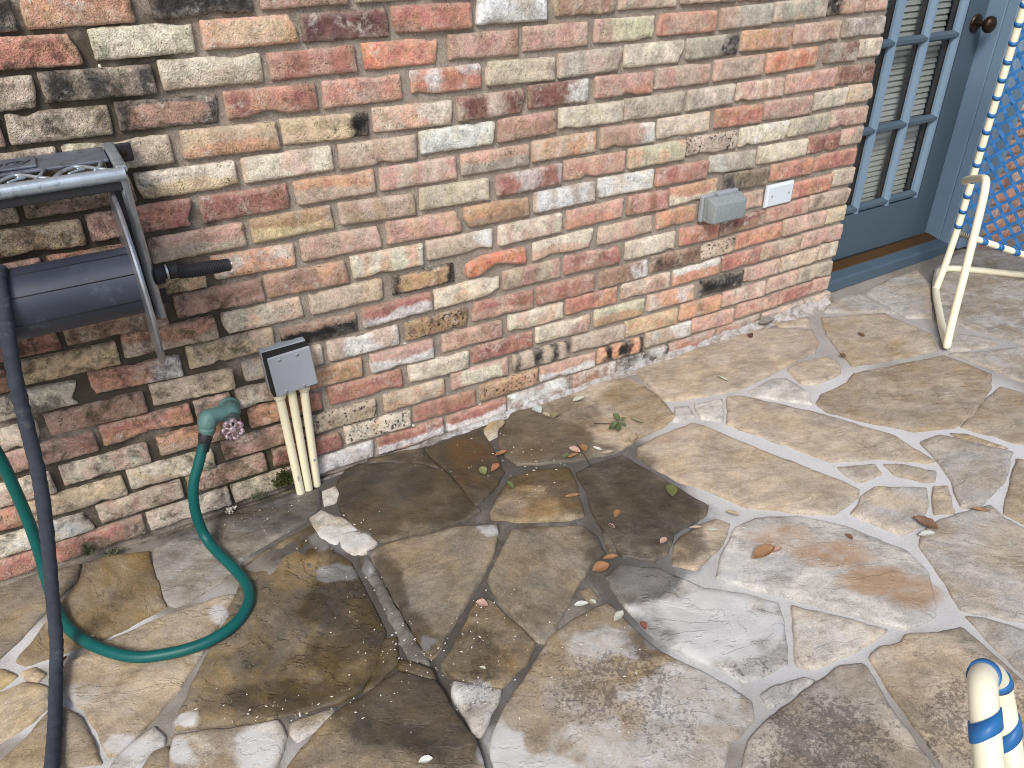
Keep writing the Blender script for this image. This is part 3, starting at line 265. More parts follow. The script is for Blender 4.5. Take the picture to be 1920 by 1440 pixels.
  [(3.77,-1.22), (3.52,-1.38), (3.51,-1.53), (3.52,-1.54), (3.72,-1.61), (3.80,-1.54), (3.93,-1.27)],
  [(3.45,-0.98), (3.48,-1.32), (3.51,-1.36), (3.75,-1.20), (3.62,-0.98)],
  [(3.49,-0.49), (3.40,-0.56), (3.44,-0.95), (3.62,-0.96), (3.81,-0.73), (3.81,-0.70), (3.75,-0.61)],
  [(3.71,-0.21), (3.50,-0.35), (3.50,-0.47), (3.75,-0.58), (3.89,-0.33)],
  [(3.82,-2.26), (3.73,-2.57), (3.88,-2.70), (4.01,-2.68), (4.07,-2.35)],
  [(4.06,-1.90), (3.81,-1.94), (3.77,-2.18), (3.82,-2.23), (4.09,-2.33), (4.19,-2.28), (4.08,-1.91)],
  [(3.82,-1.56), (3.74,-1.63), (3.81,-1.92), (4.05,-1.87), (4.07,-1.68)],
  [(4.10,-1.24), (3.95,-1.28), (3.83,-1.55), (4.08,-1.66), (4.18,-1.53), (4.10,-1.24)],
  [(3.83,-0.75), (3.64,-0.97), (3.77,-1.20), (3.94,-1.26), (4.10,-1.22), (4.13,-1.11), (4.08,-0.94)],
  [(4.09,-0.57), (3.83,-0.70), (3.83,-0.73), (4.08,-0.91), (4.23,-0.72)],
  [(4.05,-0.28), (3.91,-0.34), (3.77,-0.60), (3.82,-0.68), (4.08,-0.55), (4.14,-0.36)],
  [(4.21,-2.30), (4.10,-2.35), (4.03,-2.69), (4.16,-2.78), (4.66,-2.33)],
  [(4.19,-1.55), (4.09,-1.68), (4.07,-1.88), (4.09,-1.89), (4.74,-1.81)],
]

# ---------------------------------------------------------------- helpers
def lin(c):
    return tuple(((v/255.0)/12.92 if v/255.0 <= 0.04045 else ((v/255.0+0.055)/1.055)**2.4) for v in c)
def mkobj(name, me, parent=None, mat=None, smooth=True):
    o = bpy.data.objects.new(name, me); col.objects.link(o)
    if parent is not None: o.parent = parent
    if mat is not None:
        me.materials.clear(); me.materials.append(mat)
    if smooth:
        me.polygons.foreach_set('use_smooth', [True]*len(me.polygons))
    return o
def from_bm(name, bm, parent=None, mat=None, smooth=False):
    me = bpy.data.meshes.new(name); bm.normal_update(); bm.to_mesh(me); bm.free()
    return mkobj(name, me, parent, mat, smooth)
def tag(o, label=None, cat=None, group=None, kind=None):
    if label: o['label'] = label
    if cat: o['category'] = cat
    if group: o['group'] = group
    if kind: o['kind'] = kind
    return o
def thing(name, loc, label, cat, group=None):
    o = bpy.data.objects.new(name, None); col.objects.link(o); o.location = loc; o.empty_display_size = .05
    return tag(o, label, cat, group)
def shift(o, root):
    """mesh was built in world coordinates: keep it there under a root standing at its own place"""
    o.location = -Vector(root.location); return o
def subp(o, part):
    """hang a piece under a part (whose own origin sits at the world origin)"""
    o.parent = part; o.location = (0, 0, 0); return o
def box_bm(bm, lo, hi, bevel=0.0, seg=2, mtx=None):
    b2 = bmesh.new(); bmesh.ops.create_cube(b2, size=1)
    for v in b2.verts:
        v.co = Vector([lo[i] + (v.co[i]+.5)*(hi[i]-lo[i]) for i in range(3)])
    if bevel: bmesh.ops.bevel(b2, geom=b2.edges[:], offset=bevel, segments=seg, affect='EDGES', profile=.5)
    if mtx is not None: bmesh.ops.transform(b2, matrix=mtx, verts=b2.verts)
    tmp = bpy.data.meshes.new('t'); b2.to_mesh(tmp); b2.free(); bm.from_mesh(tmp); bpy.data.meshes.remove(tmp)
    return bm
def box(name, lo, hi, root, mat, bevel=0.0, seg=2, mtx=None):
    o = from_bm(name, box_bm(bmesh.new(), lo, hi, bevel, seg, mtx), root, mat, smooth=False)
    return shift(o, root) if root is not None else o
def spline(pts, n=8):
    P = [Vector(p) for p in pts]; out = []
    for i in range(len(P)-1):
        p0 = P[i-1] if i > 0 else P[i]*2-P[i+1]; p1, p2 = P[i], P[i+1]; p3 = P[i+2] if i+2 < len(P) else P[i+1]*2-P[i]
        for k in range(n):
            t = k/n
            out.append(.5*((2*p1)+(p2-p0)*t+(2*p0-5*p1+4*p2-p3)*t*t+(3*p1-p0-3*p2+p3)*t**3))
    out.append(P[-1]); return out
def tube_bm(bm, pts, rad, seg=14, cap=True, flat=None):
    P = [Vector(p) for p in pts]; n = len(P)
    R_ = rad if hasattr(rad, '__len__') else [rad]*n
    T = [(P[min(i+1, n-1)]-P[max(i-1, 0)]).normalized() for i in range(n)]
    a = T[0].orthogonal().normalized(); rings = []
    for i in range(n):
        a = (a - T[i]*a.dot(T[i])).normalized(); b = T[i].cross(a)
        ring = []
        for k in range(seg):
            th = 2*math.pi*k/seg
            ring.append(bm.verts.new(P[i]+(a*math.cos(th)+b*math.sin(th))*R_[i]))
        rings.append(ring)
    for i in range(n-1):
        for k in range(seg):
            bm.faces.new((rings[i][k], rings[i][(k+1) % seg], rings[i+1][(k+1) % seg], rings[i+1][k]))
    if cap:
        bm.faces.new(rings[0][::-1]); bm.faces.new(rings[-1])
    return bm
def tube(name, pts, rad, root, mat, seg=14, smooth=True):
    o = from_bm(name, tube_bm(bmesh.new(), pts, rad, seg), root, mat, smooth)
    if smooth: autosmooth(o)
    return shift(o, root) if root is not None else o
def autosmooth(o, ang=40):
    me = o.data; bm = bmesh.new(); bm.from_mesh(me)
    for e in bm.edges:
        if len(e.link_faces) == 2 and e.calc_face_angle(0) > math.radians(ang): e.smooth = False
    bm.to_mesh(me); bm.free()
def lathe_bm(bm, prof, p0, axis, seg=24):
    """prof: list of (distance along axis, radius)"""
    ax = Vector(axis).normalized(); p0 = Vector(p0)
    return tube_bm(bm, [p0+ax*t for t, _ in prof], [max(r, 1e-4) for _, r in prof], seg) if False else _lathe(bm, prof, p0, ax, seg)
def _lathe(bm, prof, p0, ax, seg):
    a = ax.orthogonal().normalized(); b = ax.cross(a); rings = []
    for t, r in prof:
        rings.append([bm.verts.new(p0+ax*t+(a*math.cos(2*math.pi*k/seg)+b*math.sin(2*math.pi*k/seg))*max(r, 1e-4)) for k in range(seg)])
    for i in range(len(prof)-1):
        for k in range(seg):
            bm.faces.new((rings[i][k], rings[i][(k+1) % seg], rings[i+1][(k+1) % seg], rings[i+1][k]))
    bm.faces.new(rings[0][::-1]); bm.faces.new(rings[-1]); return bm
def lathe(name, prof, p0, axis, root, mat, seg=24):
    o = from_bm(name, lathe_bm(bmesh.new(), prof, p0, axis, seg), root, mat, True); autosmooth(o)
    return shift(o, root)
def fn(x, y, z, s, o=0.0): return noise.noise(Vector((x*s+o, y*s+o*.7, z*s-o*.3)))
def fbm(x, y, z, s, o=0.0, octv=3):
    return noise.fractal(Vector((x*s+o, y*s+o*.7, z*s-o*.3)), .9, 2.0, octv)
def ellmask(lst, x, y, wob=.25, s=9.0, soft=.55):
    m = 0.0
    for cx, cy, ax, ay, bx, by, k in lst:
        det = ax*by-ay*bx
        if abs(det) < 1e-9: continue
        dx, dy = x-cx, y-cy
        u = (dx*by-dy*bx)/det; v = (dy*ax-dx*ay)/det
        d = math.sqrt(u*u+v*v)
        if d > 2: continue
        d += wob*fn(x, y, 0, s)
        t = min(1, max(0, (1+soft*.5-d)/soft)); t = t*t*(3-2*t)*k
        m = max(m, t)
    return m
def edge_dist(P, poly):
    """distance of points P (n,2) to the polygon outline"""
    A = np.array(poly); Bq = np.roll(A, -1, 0); d = Bq-A; L2 = (d**2).sum(1)+1e-12
    rel = P[:, None, :]-A[None]; t = np.clip((rel*d[None]).sum(2)/L2[None], 0, 1)
    return np.sqrt(((rel-t[..., None]*d[None])**2).sum(2)).min(1)
def inside(P, poly):
    A = np.array(poly); Bq = np.roll(A, -1, 0); r = np.zeros(len(P), bool)
    for (x1, y1), (x2, y2) in zip(A, Bq):
        c = ((y1 > P[:, 1]) != (y2 > P[:, 1]))
        with np.errstate(divide='ignore', invalid='ignore'):
            xx = (x2-x1)*(P[:, 1]-y1)/(y2-y1+1e-15)+x1
        r ^= c & (P[:, 0] < xx)
    return r
def sheet(poly, step, rim, rng):
    """triangulated sheet filling the outline; returns (n,2) points and triangles"""
    A = np.array(poly); lo, hi = A.min(0), A.max(0)
    gx = np.arange(lo[0], hi[0], step); gy = np.arange(lo[1], hi[1], step*.87)
    G = np.array([(x+(step/2 if j % 2 else 0)+rng.uniform(-.2, .2)*step, y+rng.uniform(-.2, .2)*step) for j, y in enumerate(gy) for x in gx])
    if len(G):
        ok = inside(G, poly); G = G[ok]
    if len(G):
        G = G[edge_dist(G, poly) > rim*1.7]
    # rim loop, a little inside the outline
    N = len(A); nxt = np.roll(A, -1, 0); prv = np.roll(A, 1, 0); tg = nxt-prv
    nr = np.stack([-tg[:, 1], tg[:, 0]], 1); nr /= (np.linalg.norm(nr, axis=1, keepdims=True)+1e-12)
    area = .5*np.sum(A[:, 0]*nxt[:, 1]-nxt[:, 0]*A[:, 1])
    I = A+nr*rim*(1 if area > 0 else -1)
    I = I[inside(I, poly)]
    if len(I): I = I[edge_dist(I, poly) > rim*.8]
    pts = [Vector(p) for p in A]+[Vector(p) for p in I]+[Vector(p) for p in G]
    r = geometry.delaunay_2d_cdt(pts, [], [list(range(N))], 1, 1e-6)
    return np.array([(v.x, v.y) for v in r[0]]), [list(f) for f in r[2]]
def set_attr(me, name, arr, kind='FLOAT_COLOR'):
    a = me.attributes.new(name, kind, 'POINT')
    if kind == 'FLOAT': a.data.foreach_set('value', np.asarray(arr, np.float32).ravel())
    else: a.data.foreach_set('color', np.asarray(arr, np.float32).ravel())

# ---------------------------------------------------------------- materials
class NT:
    def __init__(s, name):
        s.m = bpy.data.materials.new(name); s.m.use_nodes = True; s.t = s.m.node_tree
        s.b = s.t.nodes['Principled BSDF']; s.out = s.t.nodes['Material Output']
    def n(s, typ, **k):
        nd = s.t.nodes.new('ShaderNode'+typ)
        for a, v in k.items(): setattr(nd, a, v)
        return nd
    def link(s, a, b): s.t.links.new(a, b)
    def put(s, sock, v):
        if hasattr(v, 'is_output') or isinstance(v, bpy.types.NodeSocket): s.link(v, sock)
        else: sock.default_value = v
    def math(s, op, a, b=0.0, c=0.0, clamp=False):
        nd = s.n('Math', operation=op, use_clamp=clamp)
        for i, v in enumerate((a, b, c)): s.put(nd.inputs[i], v)
        return nd.outputs[0]
    def mix(s, f, a, b, mode='MIX'):
        nd = s.n('Mix', data_type='RGBA', blend_type=mode); nd.clamp_factor = True
        s.put(nd.inputs[0], f)
        for i, v in ((6, a), (7, b)):
            s.put(nd.inputs[i], v if not isinstance(v, tuple) else (*v[:3], 1))
        return nd.outputs[2]
    def noise(s, vec, scale, detail=4, rough=.6, dist=0.0):
        detail = max(1.0, min(detail, math.log2(1400.0/scale)))
        nd = s.n('TexNoise'); nd.inputs['Scale'].default_value = scale; nd.inputs['Detail'].default_value = detail
        nd.inputs['Roughness'].default_value = rough; nd.inputs['Distortion'].default_value = dist
        s.link(vec, nd.inputs['Vector']); return nd.outputs[0]
    def vor(s, vec, scale, feat='F1', rnd=1.0):
        nd = s.n('TexVoronoi', feature=feat); nd.inputs['Scale'].default_value = scale; nd.inputs['Randomness'].default_value = rnd
        s.link(vec, nd.inputs['Vector']); return nd.outputs[0]
    def ramp(s, v, a, b, lo=0.0, hi=1.0):
        nd = s.n('MapRange', interpolation_type='SMOOTHSTEP'); s.put(nd.inputs[0], v)
        for i, q in ((1, a), (2, b), (3, lo), (4, hi)): nd.inputs[i].default_value = q
        return nd.outputs[0]
    def attr(s, name):
        nd = s.n('Attribute', attribute_name=name); return nd
    def pos(s): return s.n('NewGeometry').outputs['Position']
    def bump(s, h, strength, dist, prev=None):
        nd = s.n('Bump'); nd.inputs['Strength'].default_value = strength; nd.inputs['Distance'].default_value = dist
        s.link(h, nd.inputs['Height'])
        if prev is not None: s.link(prev, nd.inputs['Normal'])
        return nd.outputs[0]
    def done(s, base=None, rough=None, normal=None, **k):
        if base is not None: s.put(s.b.inputs['Base Color'], base if not isinstance(base, tuple) else (*base[:3], 1))
        if rough is not None: s.put(s.b.inputs['Roughness'], rough)
        if normal is not None: s.link(normal, s.b.inputs['Normal'])
        for a, v in k.items(): s.put(s.b.inputs[a.replace('_', ' ')], v)
        return s.m
def mat_plain(name, c, rough=.6, metal=0.0, var=.12, scale=40, bump=.15, spec=.4, grime=None):
    m = NT(name); p = m.pos(); n1 = m.noise(p, scale, 5, .65); n2 = m.noise(p, scale*6, 3, .6)
    v = m.math('ADD', m.math('MULTIPLY', m.math('SUBTRACT', n1, .5), var*2.4), m.math('MULTIPLY', m.math('SUBTRACT', n2, .5), var))
    base = m.mix(1.0, c, m.mix(0, (1, 1, 1), (1, 1, 1)), 'MULTIPLY')
    hs = m.n('HueSaturation'); m.put(hs.inputs['Value'], m.math('ADD', v, 1.0)); hs.inputs['Color'].default_value = (*c, 1)
    base = hs.outputs[0]
    if grime:
        g = m.ramp(m.noise(p, grime[1], 6, .7), grime[2], grime[2]+.12, 0, grime[3]); base = m.mix(g, base, grime[0])
    rr = m.math('ADD', m.math('MULTIPLY', m.math('SUBTRACT', n1, .5), .25), rough)
    return m.done(base, rr, m.bump(n2, bump, .001), Metallic=metal, Specular_IOR_Level=spec)
def mat_brick():
    m = NT('old_brick'); p = m.pos(); pk = m.attr('pk'); sp = m.n('SeparateColor'); m.link(pk.outputs['Color'], sp.inputs[0])
    msk, dirt, spot, moss = sp.outputs[0], sp.outputs[1], sp.outputs[2], pk.outputs['Alpha']
    sd = m.attr('seed').outputs['Vector']; q = m.n('VectorMath', operation='ADD'); m.link(p, q.inputs[0]); m.link(sd, q.inputs[1]); p = q.outputs[0]
    n1 = m.noise(p, 55, 6, .68, .4); n2 = m.noise(p, 22, 6, .65); n3 = m.noise(p, 260, 5, .8); n4 = m.noise(p, 100, 5, .7)
    f = m.ramp(m.math('ADD', msk, m.math('MULTIPLY', m.math('SUBTRACT', n1, .5), 1.5)), .12, .88)
    c = m.mix(f, m.attr('ca').outputs['Color'], m.attr('cb').outputs['Color'])
    # firing blush and value drift
    hs = m.n('HueSaturation'); m.link(c, hs.inputs['Color'])
    m.put(hs.inputs['Value'], m.ramp(m.math('ADD', m.math('ADD', m.math('MULTIPLY', n2, .42), m.math('MULTIPLY', n3, .28)), m.math('MULTIPLY', n4, .30)), .34, .66, .50, 1.42))
    m.put(hs.inputs['Hue'], m.ramp(m.noise(p, 30, 3, .5), .3, .7, .485, .512)); c = hs.outputs[0]
    # chalky lime bloom in patches
    bw = m.n('RGBToBW'); m.link(c, bw.inputs[0])
    lime = m.math('MULTIPLY', m.ramp(m.noise(p, 16, 9, .72, .6), .50, .66), m.ramp(n4, .36, .62))
    c = m.mix(m.math('MULTIPLY', m.math('MULTIPLY', lime, .68), m.ramp(bw.outputs[0], .02, .12, .25, 1.0)), c, (.74, .68, .60))
    # mortar smears and worn, lighter arrises
    ef = m.math('MULTIPLY', m.attr('edge').outputs['Fac'], m.ramp(m.noise(p, 70, 6, .7), .34, .62))
    c = m.mix(m.math('MULTIPLY', ef, .50), c, lin((204, 188, 168)))
    # pits, iron spots
    v1 = m.vor(p, 190); pit = m.math('MULTIPLY', m.ramp(v1, .36, .12), m.ramp(m.noise(p, 30, 5, .75), .54, .66))
    sp2 = m.math('MULTIPLY', m.ramp(m.math('ADD', m.math('MULTIPLY', m.noise(p, 130, 4, .6), .7), m.math('MULTIPLY', m.noise(p, 40, 3, .6), .3)), .545, .60), spot)
    c = m.mix(m.math('MULTIPLY', pit, .62), c, (.06, .042, .034)); c = m.mix(m.math('MULTIPLY', sp2, .9), c, (.025, .02, .02))
    # grime and algae where water runs
    dn = m.noise(p, 24, 8, .75, .5)
    df = m.math('MULTIPLY', m.ramp(m.math('ADD', m.math('MULTIPLY', dirt, .17), dn), .60, .80), .75)
    c = m.mix(df, c, (.040, .034, .022))
    c = m.mix(m.math('MULTIPLY', dirt, .05), c, (.08, .062, .040))
    c = m.mix(m.math('MULTIPLY', m.ramp(m.math('ADD', m.math('MULTIPLY', moss, .22), m.noise(p, 40, 7, .75)), .66, .84), .5), c, (.070, .072, .020))
    h = m.math('ADD', m.math('MULTIPLY', n1, .55), m.math('ADD', m.math('MULTIPLY', n3, .40), m.math('MULTIPLY', pit, -.9)))
    h = m.math('ADD', h, m.math('MULTIPLY', n4, .5))
    return m.done(c, .92, m.bump(n3, .7, .0022, m.bump(h, .9, .0065)), Specular_IOR_Level=.25)
def mat_mortar():
    m = NT('lime_mortar'); p = m.pos(); pk = m.attr('pk'); sp = m.n('SeparateColor'); m.link(pk.outputs['Color'], sp.inputs[0])
    dirt, white, moss = sp.outputs[1], sp.outputs[2], pk.outputs['Alpha']
    n1 = m.noise(p, 40, 6, .7); n3 = m.noise(p, 320, 4, .7); n2 = m.noise(p, 9, 5, .6)
    c = m.mix(m.ramp(n1, .3, .7), lin((126, 115, 104)), lin((158, 146, 133)))
    c = m.mix(m.ramp(n3, .35, .75), c, m.mix(.5, c, lin((206, 198, 184))))
    c = m.mix(m.math('MULTIPLY', m.ramp(n2, .45, .7), .35), c, lin((128, 112, 96)))
    c = m.mix(m.math('MULTIPLY', white, m.ramp(n1, .35, .6)), c, lin((196, 196, 196)))
    df = m.math('MULTIPLY', m.ramp(m.math('ADD', m.math('MULTIPLY', dirt, .58), m.noise(p, 16, 8, .72)), .58, 1.00), .92)
    c = m.mix(df, c, (.066, .054, .037))
    c = m.mix(m.math('MULTIPLY', m.ramp(m.math('ADD', m.math('MULTIPLY', moss, .30), m.noise(p, 45, 7, .75)), .66, .84), .55), c, (.045, .050, .014))
    h = m.math('ADD', m.math('MULTIPLY', n1, .7), m.math('MULTIPLY', n3, .5))
    return m.done(c, .95, m.bump(h, .7, .004), Specular_IOR_Level=.2)
def mat_stone(name='flagstone', joint=False):
    m = NT(name); p0 = m.pos(); a1 = m.attr('pk'); sp = m.n('SeparateColor'); m.link(a1.outputs['Color'], sp.inputs[0])
    wet, pale, rust, mold = sp.outputs[0], sp.outputs[1], sp.outputs[2], a1.outputs['Alpha']
    if joint:
        p = p0; n1 = m.noise(p, 30, 7, .7); n3 = m.noise(p, 260, 4, .75); n2 = m.noise(p, 7, 5, .6)
        c = m.mix(m.ramp(n2, .35, .65), lin((128, 121, 111)), lin((150, 144, 136)))
        c = m.mix(m.math('MULTIPLY', m.ramp(n1, .5, .75), .6), c, lin((118, 109, 97)))
        c = m.mix(m.math('MULTIPLY', m.math('MULTIPLY', mold, .95, 0, True), m.ramp(n1, .10, .45, .50, 1.0)), c, lin((203, 203, 202)))
        c = m.mix(m.math('MULTIPLY', m.ramp(n3, .54, .72), .30), c, lin((110, 103, 94)))
        h = m.math('ADD', m.math('MULTIPLY', n1, .6), m.math('MULTIPLY', n3, .6)); cl = None
    else:
        rot = m.n('VectorRotate', rotation_type='Z_AXIS'); m.link(p0, rot.inputs['Vector']); m.link(m.attr('ang').outputs['Fac'], rot.inputs['Angle'])
        q = m.n('VectorMath', operation='ADD'); m.link(rot.outputs[0], q.inputs[0]); m.link(m.attr('seed').outputs['Vector'], q.inputs[1]); p = q.outputs[0]
        st = m.n('Mapping'); st.inputs['Scale'].default_value = (.55, 1, 1); m.link(p, st.inputs[0]); ps = st.outputs[0]
        n1 = m.noise(p, 6, 7, .62, .8); n2 = m.noise(ps, 22, 7, .65, .5); n3 = m.noise(p, 260, 5, .8); n4 = m.noise(ps, 60, 5, .65, .6)
        c = m.mix(m.ramp(n1, .36, .66), m.attr('ca').outputs['Color'], m.attr('cb').outputs['Color'])
        hs = m.n('HueSaturation'); m.link(c, hs.inputs['Color'])
        m.put(hs.inputs['Value'], m.ramp(m.math('ADD', m.math('ADD', m.math('MULTIPLY', n2, .36), m.math('MULTIPLY', n3, .36)), m.math('MULTIPLY', n4, .28)), .36, .64, .64, 1.34))
        m.put(hs.inputs['Saturation'], m.ramp(m.noise(p, 12, 4, .6), .3, .7, .8, 1.15)); c = hs.outputs[0]
        c = m.mix(m.math('MULTIPLY', m.ramp(m.noise(p, 3.2, 6, .6), .54, .74), .25), c, lin((152, 128, 98)))
        c = m.mix(m.math('MULTIPLY', m.ramp(m.noise(p, 4.5, 7, .65), .52, .72), .28), c, lin((158, 154, 148)))
        # cleft layers: sharp little terraces
        lay = m.n('Math', operation='MULTIPLY'); m.link(m.noise(ps, 7, 6, .58, .35), lay.inputs[0]); lay.inputs[1].default_value = 9.0
        fr = m.math('FRACT', lay.outputs[0]); fl = m.math('FLOOR', lay.outputs[0])
        cl = m.math('ADD', fl, m.ramp(fr, .86, 1.0))
        edge = m.math('MULTIPLY', m.ramp(fr, .80, .93), m.math('SUBTRACT', 1.0, m.ramp(fr, .93, 1.0)))
        rl_ = m.attr('rel').outputs['Fac']
        edge = m.math('MULTIPLY', edge, m.ramp(m.math('ADD', m.noise(p, 9, 4, .6), m.math('MULTIPLY', m.math('SUBTRACT', rl_, 1.0), .12)), .55, .66))
        par = m.math('MULTIPLY', m.math('FRACT', m.math('MULTIPLY', fl, .381)), m.math('MULTIPLY', m.math('SUBTRACT', rl_, .9, 0, True), .55))
        c = m.mix(par, c, m.mix(.5, c, lin((70, 60, 48))))
        c = m.mix(m.math('MULTIPLY', edge, .42), c, m.mix(.7, c, (.03, .022, .015)))
        # hairline scratches and pale dusty streaks
        c = m.mix(m.math('MULTIPLY', m.ramp(m.noise(ps, 75, 4, .6, 1.2), .62, .72), .22), c, lin((208, 198, 178)))
        h = m.math('ADD', m.math('MULTIPLY', n2, .9), m.math('ADD', m.math('MULTIPLY', n3, .22), m.math('MULTIPLY', n4, .40)))
    # rust bleeding out of the stone
    rf = m.math('MULTIPLY', m.ramp(m.math('ADD', m.math('MULTIPLY', rust, .75), m.math('MULTIPLY', m.noise(p if joint else ps, 20, 8, .78, .6), 1.1)), .70, 1.30), .70)
    c = m.mix(rf, c, lin((160, 122, 80)))
    # lime scale
    pf = m.ramp(m.math('ADD', m.math('MULTIPLY', pale, .8), m.math('MULTIPLY', m.noise(p0, 30, 10, .8, .3), .95)), .66, 1.15)
    c = m.mix(m.math('MULTIPLY', pf, .80), c, lin((200, 200, 197)))
    # black mould specks
    if joint: mold = 0.0
    mf = m.ramp(m.math('ADD', m.math('MULTIPLY', mold, .20), m.math('ADD', m.math('MULTIPLY', m.noise(p0, 120, 5, .75), .6), m.math('MULTIPLY', m.noise(p0, 24, 5, .7), .4))), .648, .70)
    if joint: mold = 0.0
    mb = m.math('MULTIPLY', mold, m.ramp(m.noise(p0, 22, 7, .75), .50, .68))
    c = m.mix(m.math('MULTIPLY', mb, .50), c, (.125, .108, .100)); c = m.mix(m.math('MULTIPLY', mf, .55), c, (.060, .050, .046))
    # damp, water-stained stone; on the joints also the painted crevice shadow
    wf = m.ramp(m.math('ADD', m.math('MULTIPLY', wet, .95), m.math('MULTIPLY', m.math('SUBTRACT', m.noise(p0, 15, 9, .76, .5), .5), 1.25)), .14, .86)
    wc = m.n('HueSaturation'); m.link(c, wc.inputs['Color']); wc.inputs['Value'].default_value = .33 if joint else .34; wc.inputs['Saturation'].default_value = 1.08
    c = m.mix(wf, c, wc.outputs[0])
    rgh = m.math('SUBTRACT', .86, m.math('MULTIPLY', wf, .34))
    nb = m.bump(h, .55, .0045)
    if cl is not None: nb = m.bump(m.math('MULTIPLY', cl, m.attr('rel').outputs['Fac']), .40, .0028, nb)
    return m.done(c, rgh, nb, Specular_IOR_Level=m.math('ADD', .25, m.math('MULTIPLY', wf, .2)))
M = {}
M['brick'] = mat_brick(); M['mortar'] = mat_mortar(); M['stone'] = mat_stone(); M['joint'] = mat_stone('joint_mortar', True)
M['door'] = mat_plain('blue_grey_door_paint', lin((74, 90, 102)), .5, var=.05, scale=14, bump=.1)
M['trim'] = mat_plain('blue_grey_trim_paint', lin((124, 147, 168)), .5, var=.05, scale=14, bump=.1)
M['bronze'] = mat_plain('bronze_threshold', lin((86, 62, 34)), .5, .35, .25, 30, .2)
M['dark'] = mat_plain('dark_gap', (.012, .012, .013), .9)
M['bead'] = mat_plain('brown_glazing_bead', (.035, .022, .014), .6)
M['blind'] = mat_plain('blind_vinyl', lin((160, 164, 162)), .55, var=.04)
M['knob'] = mat_plain('aged_bronze_knob', (.045, .026, .016), .38, .7, .3, 60, .2)
M['cream'] = mat_plain('cream_enamel', lin((236, 230, 202)), .52, var=.05, scale=18, bump=.05, spec=.5, grime=(lin((150, 140, 110)), 26, .60, .35))
M['pvc'] = mat_plain('painted_conduit', lin((238, 229, 198)), .5, var=.06, scale=20, bump=.1, grime=(lin((150, 140, 118)), 34, .62, .5))
M['strap'] = mat_plain('blue_vinyl_strap', lin((42, 104, 162)), .45, var=.06, scale=30, bump=.05)
M['spring'] = mat_plain('weathered_spring', lin((150, 148, 136)), .5, .6)
M['hose'] = mat_plain('green_garden_hose', lin((4, 88, 84)), .45, var=.16, scale=26, bump=.25, spec=.4, grime=(lin((110, 150, 140)), 34, .66, .45))
M['sleeve'] = mat_plain('dark_hose_sleeve', lin((62, 66, 74)), .88, var=.35, scale=60, bump=.8, spec=.2, grime=(lin((104, 104, 104)), 30, .60, .4))
M['black'] = mat_plain('black_plastic', (.022, .022, .026), .5, var=.2, scale=60)
M['reel'] = mat_plain('black_powder_coat', (.085, .092, .110), .36, .45, .3, 30, .12, spec=.7, grime=(lin((150, 152, 156)), 40, .60, .4))
M['shelf'] = mat_plain('weathered_steel_shelf', lin((112, 118, 130)), .42, .35, .25, 26, .12, spec=.6, grime=(lin((70, 74, 82)), 30, .52, .6))
M['reel_leg'] = mat_plain('glinting_black_steel', (.34, .36, .39), .30, .75, .3, 30, .12, spec=.7)
M['reel_bar'] = mat_plain('sky_highlight_steel', lin((176, 188, 196)), .30, .60, .3, 24, .12, spec=.6, grime=(lin((60, 62, 66)), 30, .55, .6))  # base colour lightened to carry the bluish-white sky highlight on the bar
M['drum'] = mat_plain('drum_sheet', lin((52, 57, 70)), .42, .1, .35, 9, .08, spec=.55, grime=(lin((92, 98, 110)), 10, .54, .5))
M['verdigris'] = mat_plain('painted_brass_tap', lin((92, 126, 121)), .55, .1, .30, 60, .5, grime=(lin((64, 84, 82)), 60, .55, .5))
M['dark_brass'] = mat_plain('tarnished_brass', lin((84, 100, 98)), .5, .4, .3, 80, .4)
M['pink'] = mat_plain('faded_tap_handle', lin((160, 140, 147)), .4, .3, .5, 90, .4, grime=((.05, .035, .04), 110, .52, .8))
M['grey_box'] = mat_plain('grey_junction_box', lin((160, 166, 172)), .5, .1, .06, 14, .05, grime=(lin((184, 188, 192)), 60, .68, .5))
M['gasket'] = mat_plain('black_gasket', (.016, .016, .018), .7)
M['screw'] = mat_plain('zinc_screw', lin((190, 192, 194)), .3, .8)
M['plate'] = mat_plain('white_cover_plate', lin((212, 222, 228)), .4, var=.03, bump=.04, spec=.5)
M['moss'] = mat_plain('moss', (.05, .062, .014), .9, var=.6, scale=60, bump=.5)
M['weed'] = mat_plain('dusty_weed', (.12, .13, .075), .85, var=.6, scale=90, bump=.4)
M['white_bit'] = mat_plain('white_flake', lin((214, 208, 196)), .8, var=.25, scale=200)
M['twig'] = mat_plain('twig', (.06, .045, .035), .9)
def mat_cover():
    m = NT('clear_grey_cover'); p = m.pos(); n = m.noise(p, 40, 5, .6)
    m.b.inputs['Base Color'].default_value = (*lin((176, 184, 184)), 1); m.b.inputs['Transmission Weight'].default_value = .45
    m.b.inputs['IOR'].default_value = 1.15; m.put(m.b.inputs['Roughness'], m.ramp(n, .3, .7, .22, .40)); return m.m
M['cover'] = mat_cover()
def mat_glass():
    m = NT('window_glass'); g = m.n('BsdfGlossy'); g.inputs['Roughness'].default_value = .03; t = m.n('BsdfTransparent'); t.inputs[0].default_value = (.95, .96, .955, 1)
    fr = m.n('LayerWeight'); fr.inputs[0].default_value = .5; mx = m.n('MixShader'); m.link(m.math('ADD', m.math('MULTIPLY', m.math('POWER', fr.outputs['Facing'], 4.0), .55), .03), mx.inputs[0]); m.link(t.outputs[0], mx.inputs[1]); m.link(g.outputs[0], mx.inputs[2])
    m.link(mx.outputs[0], m.out.inputs[0]); return m.m
M['glass'] = mat_glass()

